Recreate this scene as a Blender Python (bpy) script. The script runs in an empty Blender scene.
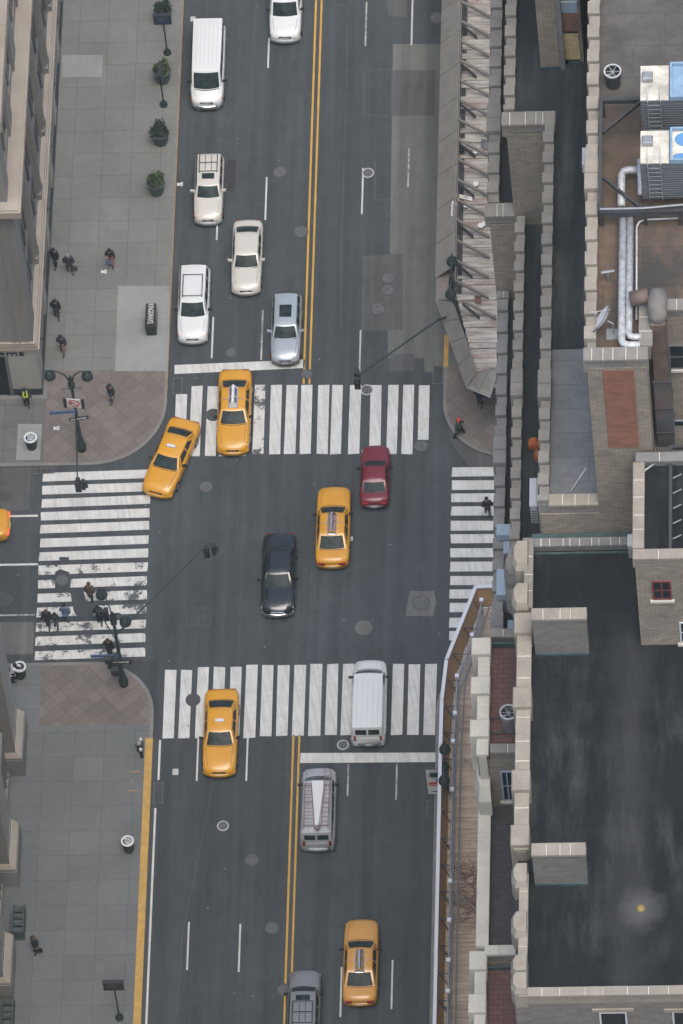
import bpy, bmesh, math, random
from mathutils import Vector, Matrix
random.seed(7)
S = bpy.context.scene
C = S.collection
R = math.radians
# ------------------------------------------------------------------ camera
FPX, TH, ROLL, YAW, SC = 9078.2, R(34.106), R(-7.191), R(7.3644), 17.3
W, H = 683, 1024
Fv = Vector((-math.sin(YAW)*math.sin(TH), math.cos(YAW)*math.sin(TH), -math.cos(TH)))
R0 = Vector((math.cos(YAW), math.sin(YAW), 0)); U0 = R0.cross(Fv)
Rv = math.cos(ROLL)*R0 + math.sin(ROLL)*U0; Uv = Rv.cross(Fv)
_d = Fv + Rv*((300-W/2)/FPX) - Uv*((560-H/2)/FPX)
CAM = -_d*(FPX/SC)
cd = bpy.data.cameras.new('camera'); cam = bpy.data.objects.new('camera', cd); C.objects.link(cam)
cd.sensor_fit = 'VERTICAL'; cd.sensor_height = 24; cd.lens = FPX/H*24
cd.clip_start = 1; cd.clip_end = 3000
cam.matrix_world = Matrix(((Rv.x, Uv.x, -Fv.x, CAM.x), (Rv.y, Uv.y, -Fv.y, CAM.y), (Rv.z, Uv.z, -Fv.z, CAM.z), (0, 0, 0, 1)))
S.camera = cam
# ------------------------------------------------------------------ sky and sun
w = bpy.data.worlds.new('World'); S.world = w; w.use_nodes = True
nt = w.node_tree; bg = nt.nodes['Background']
sk = nt.nodes.new('ShaderNodeTexSky'); sk.sky_type = 'NISHITA'; sk.sun_disc = False
SUN_EL, SUN_AZ = R(68), R(155)          # azimuth from +Y, clockwise
sk.sun_elevation = SUN_EL; sk.sun_rotation = SUN_AZ; sk.air_density = 1.0; sk.dust_density = 4.0; sk.ozone_density = 1.0
nt.links.new(sk.outputs[0], bg.inputs[0]); bg.inputs[1].default_value = 0.13
sl = bpy.data.lights.new('sun', 'SUN'); sl.energy = 1.35; sl.angle = R(42); sl.color = (1, .985, .93)
so = bpy.data.objects.new('sun', sl); C.objects.link(so)
sd = Vector((math.sin(SUN_AZ)*math.cos(SUN_EL), math.cos(SUN_AZ)*math.cos(SUN_EL), math.sin(SUN_EL)))
so.rotation_euler = sd.to_track_quat('Z', 'Y').to_euler()
S.view_settings.view_transform = 'Standard'; S.view_settings.look = 'None'; S.view_settings.gamma = 1
S.view_settings.exposure = 0.78
S.view_settings.use_curve_mapping = False
HAZE = .000055

def at(px, py, z=0.0):
    "ground or roof point seen at a place of the survey photo, at height z"
    d = Fv + Rv*((px-W/2)/FPX) - Uv*((py-H/2)/FPX)
    return CAM + d*((z-CAM.z)/d.z)
def X(px, py, z=0): return at(px, py, z).x
def Y(px, py, z=0): return at(px, py, z).y

# ------------------------------------------------------------------ materials
def newmat(name):
    m = bpy.data.materials.new(name); m.use_nodes = True
    return m, m.node_tree.nodes, m.node_tree.links, m.node_tree.nodes['Principled BSDF']
def math_n(N, L, op, a, b=None, clamp=False):
    n = N.new('ShaderNodeMath'); n.operation = op; n.use_clamp = clamp
    for i, v in enumerate((a, b)):
        if v is None: continue
        if isinstance(v, (int, float)): n.inputs[i].default_value = v
        else: L.new(v, n.inputs[i])
    return n.outputs[0]
def noise(N, L, vec, scale, detail=4, rough=.55):
    n = N.new('ShaderNodeTexNoise'); n.inputs['Scale'].default_value = scale
    n.inputs['Detail'].default_value = detail; n.inputs['Roughness'].default_value = rough
    L.new(vec, n.inputs['Vector']); return n.outputs[0]
def mapr(N, L, v, a, b, c, d):
    n = N.new('ShaderNodeMapRange'); L.new(v, n.inputs[0])
    for i, q in enumerate((a, b, c, d)): n.inputs[i+1].default_value = q
    return n.outputs[0]
def mixc(N, L, fac, a, b, mode='MIX'):
    n = N.new('ShaderNodeMix'); n.data_type = 'RGBA'; n.blend_type = mode
    if isinstance(fac, (int, float)): n.inputs[0].default_value = fac
    else: L.new(fac, n.inputs[0])
    for s, v in ((6, a), (7, b)):
        if isinstance(v, tuple): n.inputs[s].default_value = (*v[:3], 1)
        else: L.new(v, n.inputs[s])
    return n.outputs[2]
def worldpos(N, L, stretch=None):
    g = N.new('ShaderNodeNewGeometry')
    if not stretch: return g.outputs['Position']
    m = N.new('ShaderNodeMapping'); m.inputs['Scale'].default_value = stretch
    L.new(g.outputs['Position'], m.inputs[0]); return m.outputs[0]
def sep(N, L, v):
    n = N.new('ShaderNodeSeparateXYZ'); L.new(v, n.inputs[0]); return n.outputs
def comb(N, L, x, y, z=0.0):
    n = N.new('ShaderNodeCombineXYZ')
    for i, v in enumerate((x, y, z)):
        if isinstance(v, (int, float)): n.inputs[i].default_value = v
        else: L.new(v, n.inputs[i])
    return n.outputs[0]
def scalec(N, L, col, fac):
    n = N.new('ShaderNodeVectorMath'); n.operation = 'SCALE'
    if isinstance(col, tuple): n.inputs[0].default_value = col
    else: L.new(col, n.inputs[0])
    if isinstance(fac, (int, float)): n.inputs['Scale'].default_value = fac
    else: L.new(fac, n.inputs['Scale'])
    return n.outputs[0]
def bump(N, L, B, h, strength=.3, dist=.02):
    n = N.new('ShaderNodeBump'); n.inputs['Strength'].default_value = strength; n.inputs['Distance'].default_value = dist
    L.new(h, n.inputs['Height']); L.new(n.outputs[0], B.inputs['Normal'])

def simple(name, col, rough=.7, var=.12, scale=1.5, metal=0.0, coat=0.0, fine=0, emit=None, stain=None, stainamt=.5, stretch=None, spec=.5):
    m, N, L, B = newmat(name)
    p = worldpos(N, L, stretch)
    v = noise(N, L, p, scale)
    f = mapr(N, L, v, .3, .7, 1-var, 1+var)
    c = scalec(N, L, col, f)
    if fine:
        f2 = mapr(N, L, noise(N, L, p, scale*9), .3, .7, 1-fine, 1+fine); c = scalec(N, L, c, f2)
    if stain:
        s = mapr(N, L, noise(N, L, p, scale*.35, 6, .65), .52, .72, 0, stainamt)
        c = mixc(N, L, s, c, stain)
    L.new(c, B.inputs['Base Color'])
    B.inputs['Roughness'].default_value = rough; B.inputs['Metallic'].default_value = metal
    B.inputs['Coat Weight'].default_value = coat; B.inputs['Coat Roughness'].default_value = .04
    B.inputs['Specular IOR Level'].default_value = spec
    if emit:
        B.inputs['Emission Color'].default_value = (*emit[0], 1); B.inputs['Emission Strength'].default_value = emit[1]
    return m

def asphalt(name, base=(.053, .060, .064), light=0.0):
    m, N, L, B = newmat(name)
    p = worldpos(N, L); xyz = sep(N, L, p)
    big = noise(N, L, p, .12, 5, .6); mid = noise(N, L, p, .9, 5, .65); fin = noise(N, L, p, 14, 2)
    # tyre tracks: long soft streaks along the avenue
    st = noise(N, L, comb(N, L, math_n(N, L, 'MULTIPLY', xyz[0], 1.1), math_n(N, L, 'MULTIPLY', xyz[1], .02)), 1.0, 4, .6)
    f = math_n(N, L, 'MULTIPLY', mapr(N, L, big, .3, .7, .88, 1.14), mapr(N, L, mid, .25, .75, .90, 1.10))
    f = math_n(N, L, 'MULTIPLY', f, mapr(N, L, fin, .3, .7, .90, 1.12))
    f = math_n(N, L, 'MULTIPLY', f, mapr(N, L, st, .35, .65, .83, 1.19))
    oil = noise(N, L, comb(N, L, math_n(N, L, 'MULTIPLY', xyz[0], .9), math_n(N, L, 'MULTIPLY', xyz[1], .22)), 1.3, 6, .7)
    f = math_n(N, L, 'MULTIPLY', f, mapr(N, L, oil, .54, .72, 1, .72))
    c = scalec(N, L, base, f)
    # pale specks (chewing gum, grit)
    vo = N.new('ShaderNodeTexVoronoi'); vo.inputs['Scale'].default_value = 1.1; L.new(p, vo.inputs['Vector'])
    sp = math_n(N, L, 'LESS_THAN', vo.outputs['Distance'], .055)
    rare = math_n(N, L, 'GREATER_THAN', sep(N, L, vo.outputs['Color'])[0], .72)
    sp = math_n(N, L, 'MULTIPLY', math_n(N, L, 'MULTIPLY', sp, rare), .55)
    c = mixc(N, L, sp, c, (.3, .3, .29)); B.inputs['Specular IOR Level'].default_value = .3
    # hairline cracks
    v2 = N.new('ShaderNodeTexVoronoi'); v2.feature = 'DISTANCE_TO_EDGE'; v2.inputs['Scale'].default_value = .11
    wv = N.new('ShaderNodeVectorMath'); wv.operation = 'ADD'
    nn = N.new('ShaderNodeTexNoise'); nn.inputs['Scale'].default_value = .5; L.new(p, nn.inputs['Vector'])
    L.new(scalec(N, L, nn.outputs['Color'], 2.5), wv.inputs[0]); L.new(p, wv.inputs[1]); L.new(wv.outputs[0], v2.inputs['Vector'])
    cr = math_n(N, L, 'MULTIPLY', math_n(N, L, 'LESS_THAN', v2.outputs['Distance'], .004), mapr(N, L, big, .5, .65, 0, .28))
    c = mixc(N, L, cr, c, (.11, .115, .12))
    L.new(c, B.inputs['Base Color']); B.inputs['Roughness'].default_value = .82
    bump(N, L, B, fin, .25, .01)
    return m

def slabs(name, base, w_=1.5, h_=1.5, joint=.022, rot=0.0, var=.10, jointcol=None, offset=0.0, ox=0, oy=0, seam=.35, stain=(.07, .07, .07), tint=None):
    m, N, L, B = newmat(name)
    p = worldpos(N, L)
    mp = N.new('ShaderNodeMapping'); mp.inputs['Rotation'].default_value = (0, 0, rot); mp.inputs['Location'].default_value = (ox, oy, 0)
    L.new(p, mp.inputs[0])
    b = N.new('ShaderNodeTexBrick'); L.new(mp.outputs[0], b.inputs['Vector'])
    b.offset = offset; b.squash = 1.0
    b.inputs['Scale'].default_value = 1; b.inputs['Mortar Size'].default_value = joint; b.inputs['Mortar Smooth'].default_value = .3
    b.inputs['Brick Width'].default_value = w_; b.inputs['Row Height'].default_value = h_; b.inputs['Bias'].default_value = 0
    c1 = tuple(x*(1-var) for x in base); c2 = tuple(x*(1+var) for x in (tint or base))
    b.inputs['Color1'].default_value = (*c1, 1); b.inputs['Color2'].default_value = (*c2, 1)
    b.inputs['Mortar'].default_value = (*(jointcol or tuple(x*seam for x in base)), 1)
    n1 = noise(N, L, p, .35, 5, .6); n2 = noise(N, L, p, 2.4, 5, .7)
    f = math_n(N, L, 'MULTIPLY', mapr(N, L, n1, .3, .7, .86, 1.12), mapr(N, L, n2, .25, .75, .91, 1.09))
    c = scalec(N, L, b.outputs['Color'], f)
    s = mapr(N, L, noise(N, L, p, .7, 7, .7), .52, .75, 0, .42)
    c = mixc(N, L, s, c, stain)
    vo = N.new('ShaderNodeTexVoronoi'); vo.inputs['Scale'].default_value = 1.5; L.new(p, vo.inputs['Vector'])
    gum = math_n(N, L, 'MULTIPLY', math_n(N, L, 'LESS_THAN', vo.outputs['Distance'], .05), math_n(N, L, 'GREATER_THAN', sep(N, L, vo.outputs['Color'])[1], .55))
    c = mixc(N, L, math_n(N, L, 'MULTIPLY', gum, .45), c, stain)
    L.new(c, B.inputs['Base Color']); B.inputs['Roughness'].default_value = .85
    return m

def brickwall(name, base, alt, bw=.42, bh=.14, mortar=None, soot=(.09, .085, .08), sootamt=.5, horizontal=False):
    m, N, L, B = newmat(name)
    p = worldpos(N, L); q = sep(N, L, p)
    v = p if horizontal else comb(N, L, math_n(N, L, 'ADD', q[0], q[1]), q[2])
    b = N.new('ShaderNodeTexBrick'); L.new(v, b.inputs['Vector'])
    b.inputs['Scale'].default_value = 1; b.inputs['Brick Width'].default_value = bw; b.inputs['Row Height'].default_value = bh
    b.inputs['Mortar Size'].default_value = .016; b.inputs['Mortar Smooth'].default_value = .2; b.inputs['Bias'].default_value = -.1
    b.inputs['Color1'].default_value = (*base, 1); b.inputs['Color2'].default_value = (*alt, 1)
    b.inputs['Mortar'].default_value = (*(mortar or tuple(x*.62 for x in base)), 1)
    st = noise(N, L, comb(N, L, math_n(N, L, 'MULTIPLY', math_n(N, L, 'ADD', q[0], q[1]), 1.2), math_n(N, L, 'MULTIPLY', q[2], 2.4 if not horizontal else 1)), 1.1, 5, .7)
    c = scalec(N, L, b.outputs['Color'], mapr(N, L, st, .3, .7, .82, 1.15))
    s = mapr(N, L, noise(N, L, p, .5, 6, .7), .5, .75, 0, sootamt)
    c = mixc(N, L, s, c, soot)
    L.new(c, B.inputs['Base Color']); B.inputs['Roughness'].default_value = .9
    bump(N, L, B, b.outputs['Fac'], -.3, .01)
    return m

def paintmat(name, col, wear_lo, wear_hi, under=(.085, .09, .095), scale=3.0):
    m, N, L, B = newmat(name)
    p = worldpos(N, L)
    a = noise(N, L, p, scale, 8, .75); b = noise(N, L, p, .5, 3)
    t = math_n(N, L, 'ADD', math_n(N, L, 'MULTIPLY', a, .6), math_n(N, L, 'MULTIPLY', b, .4))
    k = mapr(N, L, t, wear_lo, wear_hi, 0, 1 if wear_hi-wear_lo < .05 else .75)
    q = sep(N, L, p)
    skid = noise(N, L, comb(N, L, math_n(N, L, 'ADD', math_n(N, L, 'MULTIPLY', q[0], 2.6), math_n(N, L, 'MULTIPLY', q[1], .5)), math_n(N, L, 'MULTIPLY', q[1], .15)), 2.2, 3)
    dirt = scalec(N, L, col, math_n(N, L, 'MULTIPLY', mapr(N, L, skid, .42, .66, 1.02, .84), mapr(N, L, noise(N, L, p, 1.3, 6, .75), .3, .7, .84, 1.08)))
    c = mixc(N, L, k, dirt, under)
    L.new(c, B.inputs['Base Color']); B.inputs['Roughness'].default_value = .75
    return m

def roofmat(name, base, stain, lo=.5, hi=.75, amt=.5, panel=None, along='y', rough=.8, stretch=(1.1, .22, .5), extra=False):
    m, N, L, B = newmat(name)
    p = worldpos(N, L); ps = worldpos(N, L, stretch)
    f = math_n(N, L, 'MULTIPLY', mapr(N, L, noise(N, L, p, .6, 6, .65), .3, .7, .78, 1.22), mapr(N, L, noise(N, L, p, 7, 3), .3, .7, .92, 1.08))
    c = scalec(N, L, base, f)
    s = math_n(N, L, 'MULTIPLY', mapr(N, L, noise(N, L, ps, 1.0, 6, .7), lo, hi, 0, amt), mapr(N, L, noise(N, L, p, .25, 2), .4, .6, .2, 1))
    c = mixc(N, L, s, c, stain)
    if panel:
        b = N.new('ShaderNodeTexBrick'); L.new(p, b.inputs['Vector']); b.offset = .3
        b.inputs['Scale'].default_value = 1; b.inputs['Brick Width'].default_value = panel[0]; b.inputs['Row Height'].default_value = panel[1]
        b.inputs['Mortar Size'].default_value = .02; b.inputs['Color1'].default_value = (1, 1, 1, 1); b.inputs['Color2'].default_value = (.9, .9, .9, 1)
        b.inputs['Mortar'].default_value = (.72, .7, .68, 1)
        c = mixc(N, L, 1.0, c, b.outputs['Color'], 'MULTIPLY')
    if extra:   # chalky mineral ring around the drain and trodden dusty track
        q = sep(N, L, p); d = at(641, 909, 78.0)
        ax = math_n(N, L, 'POWER', math_n(N, L, 'SUBTRACT', q[0], d.x), 2); ay = math_n(N, L, 'POWER', math_n(N, L, 'SUBTRACT', q[1], d.y), 2)
        dd = math_n(N, L, 'ADD', math_n(N, L, 'SQRT', math_n(N, L, 'ADD', ax, ay)), math_n(N, L, 'MULTIPLY', noise(N, L, p, 1.6, 6, .7), 1.2))
        c = mixc(N, L, mapr(N, L, dd, .8, 1.9, .5, 0), c, (.13, .13, .125))
        tx = math_n(N, L, 'ADD', math_n(N, L, 'ABSOLUTE', math_n(N, L, 'SUBTRACT', q[0], d.x-.6)), math_n(N, L, 'MULTIPLY', noise(N, L, p, .5, 6, .75), 3.2))
        c = mixc(N, L, mapr(N, L, tx, 1.0, 3.0, .26, 0), c, (.09, .09, .088))
    L.new(c, B.inputs['Base Color']); B.inputs['Roughness'].default_value = rough; B.inputs['Specular IOR Level'].default_value = .18
    return m

M = dict(
 asphalt=asphalt('asphalt'),
 asphalt_patch=asphalt('asphalt_patch', (.118, .119, .112)),
 asphalt_patch2=asphalt('asphalt_patch_mid', (.082, .083, .083)),
 asphalt_dark=asphalt('asphalt_dark', (.044, .047, .052)),
 sidewalk=slabs('sidewalk_flags', (.158, .162, .152), 1.75, 1.65, .018, var=.05, ox=.35, oy=.4, seam=.6),
 sidewalk_cool=slabs('sidewalk_flags_cool', (.126, .134, .133), 1.75, 1.65, .014, var=.07, ox=.35, oy=.1, seam=.6),
 sidewalk_side=slabs('sidewalk_flags_side', (.118, .115, .108), 1.6, 1.6, .02, var=.08, seam=.6),
 new_concrete=slabs('new_concrete', (.235, .242, .237), 2.3, 2.2, .008, var=.02, seam=.8, stain=(.16, .16, .16)),
 plaza=slabs('plaza_pavers', (.140, .120, .109), .72, .72, .013, rot=R(47), var=.07, tint=(.158, .134, .12), seam=.62),
 kerb=simple('kerb_granite', (.17, .165, .155), .8, .15, 1.2, fine=.1),
 kerb_edge=simple('kerb_steel_edge', (.25, .17, .08), .7, .25, 1.5),
 yellow_kerb=simple('yellow_kerb_paint', (.44, .27, .07), .6, .14, 2.0, stain=(.25, .2, .12), stainamt=.4),
 white=paintmat('white_road_paint', (.555, .555, .53), .585, .70),
 white_worn=paintmat('white_road_paint_worn', (.57, .565, .53), .515, .55, scale=1.6),
 white_faint=paintmat('white_road_paint_faint', (.42, .42, .40), .46, .56),
 yellow=paintmat('yellow_road_paint', (.52, .31, .055), .60, .68),
 brick=brickwall('tan_brick', (.27, .235, .185), (.205, .18, .145)),
 brick_grey=brickwall('grey_brick', (.19, .18, .16), (.145, .138, .122), .3, .11),
 brick_red=brickwall('red_brick', (.26, .115, .075), (.20, .09, .06), .36, .13, soot=(.14, .08, .06)),
 tile_red=brickwall('red_quarry_tile', (.135, .068, .06), (.10, .055, .05), .5, .28, mortar=(.045, .035, .035), horizontal=True, sootamt=.3),
 tile_dark=brickwall('dark_quarry_tile', (.055, .052, .055), (.04, .04, .044), .5, .3, mortar=(.028, .028, .03), horizontal=True, sootamt=.2),
 stone=simple('coping_stone', (.25, .225, .185), .85, .16, .9, fine=.08, stain=(.2, .18, .155), stainamt=.6),
 stone_grey=simple('coping_stone_grey', (.195, .185, .163), .85, .14, 1.1, fine=.09, stain=(.12, .115, .11), stainamt=.7),
 stone_dark=simple('coping_stone_dark', (.17, .17, .165), .85, .14, 1.1, fine=.09, stain=(.1, .1, .1), stainamt=.6),
 stone_pale=simple('coping_stone_pale', (.43, .415, .36), .85, .09, .9, fine=.06, stain=(.26, .25, .22), stainamt=.45),
 mortar=simple('pale_mortar', (.5, .48, .43), .9, .05),
 facade=simple('facade_limestone', (.215, .208, .192), .85, .12, .5, fine=.05, stain=(.13, .125, .118), stainamt=.6, stretch=(1, 1, .25)),
 facade_pale=simple('facade_limestone_pale', (.31, .305, .285), .8, .08, .5, fine=.04, stain=(.3, .28, .25), stainamt=.5, stretch=(1, 1, .3)),
 ledge=simple('ledge_stone', (.32, .285, .24), .85, .10, .8, fine=.06, stain=(.27, .2, .15), stainamt=.5),
 plinth=simple('dark_granite_plinth', (.035, .037, .04), .35, .1, 2),
 black_roof=roofmat('black_tar_roof', (.0105, .0128, .0145), (.072, .074, .074), .45, .82, .8, panel=(9, 1.0), extra=True),
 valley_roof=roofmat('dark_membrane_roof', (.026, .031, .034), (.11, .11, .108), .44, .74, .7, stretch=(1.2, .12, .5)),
 grey_roof=roofmat('grey_slab_roof', (.16, .17, .178), (.09, .09, .09), .5, .75, .4, panel=(7, 1.4)),
 brown_roof=roofmat('brown_felt_roof', (.125, .092, .067), (.05, .05, .05), .42, .58, .9, panel=(6, 2.2), stretch=(.35, .3, .5)),
 felt_roof=roofmat('grey_brown_felt_roof', (.092, .086, .080), (.19, .175, .155), .46, .7, .6, panel=(5, 1.9), stretch=(.4, .5, .5)),
 teal=simple('copper_flashing', (.045, .075, .08), .6, .25, 2.5, stain=(.05, .08, .08)),
 glass=simple('window_glass', (.018, .026, .030), .15, .2, .8, spec=.22),
 car_glass=simple('car_glass', (.024, .036, .037), .3, .5, 3.0, spec=.10),
 taxi=simple('taxi_yellow_paint', (.60, .285, .020), .35, .05, 1.2, coat=.5),
 taxi_tan=simple('taxi_amber_paint', (.56, .285, .06), .35, .05, 1.2, coat=.5),
 car_white=simple('white_car_paint', (.62, .635, .63), .35, .02, 1, coat=.7),
 car_pearl=simple('pearl_car_paint', (.52, .50, .45), .35, .02, 1, coat=.7),
 car_silver=simple('silver_car_paint', (.36, .40, .43), .32, .02, 1, metal=.25, coat=.7),
 van_grey=simple('grey_van_paint', (.36, .375, .39), .4, .03, 1, coat=.3),
 suv_grey=simple('grey_suv_paint', (.24, .245, .25), .32, .02, 1, metal=.3, coat=.4),
 car_black=simple('black_car_paint', (.014, .018, .020), .22, .02, 1, coat=.8, spec=.4),
 car_red=simple('red_car_paint', (.16, .017, .027), .35, .03, 1, coat=.3),
 tyre=simple('tyre_rubber', (.02, .02, .021), .85, .1),
 rim=simple('wheel_rim', (.4, .4, .41), .3, .05, metal=.7),
 chrome=simple('chrome', (.62, .62, .64), .15, .02, metal=.9),
 trim=simple('black_trim', (.022, .022, .024), .5, .05),
 trim_grey=simple('grey_plastic', (.13, .135, .14), .5, .05),
 lamp_glass=simple('headlamp_glass', (.40, .41, .41), .12, .05, spec=.8),
 lamp_lit=simple('headlamp_lit', (.9, .8, .6), .2, .02, emit=((1, .72, .35), 1.6)),
 amber=simple('amber_lens', (.6, .18, .02), .2, .05),
 red_lens=simple('red_lens', (.28, .012, .012), .2, .05),
 red_lit=simple('red_lens_lit', (.6, .03, .02), .2, .02, emit=((1, .08, .04), 1.2)),
 plate=simple('number_plate', (.5, .5, .46), .5, .1),
 ad_white=simple('roof_sign_white', (.66, .66, .68), .4, .05),
 ad_blue=simple('roof_sign_blue', (.05, .09, .2), .4, .05),
 ad_mix=simple('roof_sign_print', (.45, .30, .30), .4, .35, 6),
 pole=simple('dark_green_pole', (.022, .036, .036), .5, .15, 3),
 pole_green=simple('green_cabinet', (.025, .058, .048), .5, .2, 3),
 sign_blue=simple('blue_sign', (.035, .085, .22), .45, .1, 4),
 sign_navy=simple('navy_sign', (.03, .05, .085), .4, .2, 5),
 sign_white=simple('white_sign', (.6, .6, .58), .5, .04),
 sign_black=simple('black_sign', (.025, .027, .03), .5, .1),
 sign_red=simple('red_sign', (.5, .05, .04), .5, .05),
 litter=simple('bin_mesh', (.028, .034, .036), .6, .2, 5),
 bin_rim=simple('bin_rim', (.62, .63, .62), .4, .08),
 trash=simple('trash_bag', (.30, .32, .35), .4, .6, 9),
 iron=simple('cast_iron', (.095, .098, .098), .6, .25, 6, fine=.2),
 iron_dark=simple('cast_iron_dark', (.055, .057, .06), .6, .25, 6, fine=.2),
 iron_ring=simple('pale_ring', (.42, .42, .41), .7, .2, 5),
 planter=simple('planter_resin', (.06, .078, .076), .6, .15, 4),
 leaf=simple('shrub_leaf', (.055, .085, .025), .7, .5, 5),
 leaf_dark=simple('shrub_leaf_dark', (.02, .035, .022), .7, .4, 5),
 bark=simple('bark', (.08, .06, .045), .9, .2, 5),
 plywood=simple('shed_plywood', (.30, .19, .105), .8, .14, 1.0, fine=.08, stretch=(1, .2, 1)),
 deck=simple('shed_deck_boards', (.37, .295, .225), .85, .24, 1.4, fine=.08, stretch=(.3, 3, 1), stain=(.22, .15, .11), stainamt=.5),
 deck_old=simple('old_deck_boards', (.33, .31, .285), .9, .38, 1.5, fine=.2, stretch=(.5, 3, 1), stain=(.22, .12, .10), stainamt=.8),
 shed_panel=simple('weathered_shed_panel', (.215, .205, .185), .85, .10, 1.2, fine=.08, stain=(.15, .14, .125), stainamt=.5),
 timber=simple('timber_brace', (.17, .155, .14), .85, .15, 2),
 white_rail=simple('white_shed_rail', (.58, .61, .65), .5, .03, 1),
 steel=simple('galvanised_steel', (.30, .31, .32), .45, .2, 3, metal=.4),
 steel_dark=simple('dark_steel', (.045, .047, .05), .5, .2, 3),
 pipe_wrap=simple('pipe_wrap', (.42, .43, .44), .5, .3, 5, metal=.15),
 duct_metal=simple('rusty_duct', (.075, .08, .088), .6, .2, .8, stain=(.22, .10, .06), stainamt=.8),
 duct_rust=simple('rusty_duct_top', (.11, .08, .065), .6, .25, 1.5),
 unit_grey=simple('cooling_tower_grey', (.105, .115, .125), .6, .12, 1.5),
 unit_top=simple('cooling_tower_top', (.56, .53, .45), .7, .22, 2.0, fine=.15, stain=(.22, .2, .17), stainamt=.7),
 unit_blue=simple('blue_coating', (.20, .31, .42), .6, .18, 1.5, stain=(.42, .36, .27), stainamt=.9),
 unit_blue_strong=simple('blue_coating_fresh', (.10, .25, .46), .5, .1, 2),
 blue_box=simple('pale_blue_metal', (.26, .33, .40), .5, .08, 2),
 orange=simple('orange_tarp', (.42, .12, .035), .7, .2, 3),
 wood=simple('brown_board', (.17, .095, .07), .8, .25, 2, fine=.15),
 glow=simple('yellow_translucent', (.46, .37, .20), .5, .2, 2.5),
 duct_pale=simple('dull_duct_wrap', (.16, .15, .135), .7, .25, 2, stain=(.12, .11, .1)),
 rib_paint=simple('rib_paint', (.47, .485, .485), .4, .02),
 drain_dome=simple('drain_dome', (.24, .18, .06), .6, .2, 4),
 white_metal=simple('white_metal', (.5, .51, .52), .5, .06),
 shop_glow=simple('shop_light', (.5, .3, .12), .6, .3, 3, emit=((1, .6, .25), .35)),
 copper_red=simple('red_window_frame', (.16, .035, .03), .6, .15),
)
SK = [simple('skin_light', (.42, .26, .19), .6, .05), simple('skin_brown', (.2, .11, .07), .6, .05)]
CL = {k: simple('cloth_'+k, v, .9, .15, 6) for k, v in dict(
    black=(.018, .02, .023), navy=(.025, .032, .05), denim=(.06, .085, .13), brown=(.07, .048, .035), grey=(.09, .092, .098),
    white=(.62, .62, .65), hivis=(.45, .6, .05), red=(.5, .05, .03), charcoal=(.035, .037, .042), tan=(.2, .15, .11), green=(.03, .05, .045), blue=(.08, .13, .2), pink=(.3, .14, .12)).items()}
HAIR = {k: simple('hair_'+k, v, .7, .2, 8) for k, v in dict(black=(.015, .013, .012), brown=(.07, .04, .022), grey=(.25, .24, .23)).items()}

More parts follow.
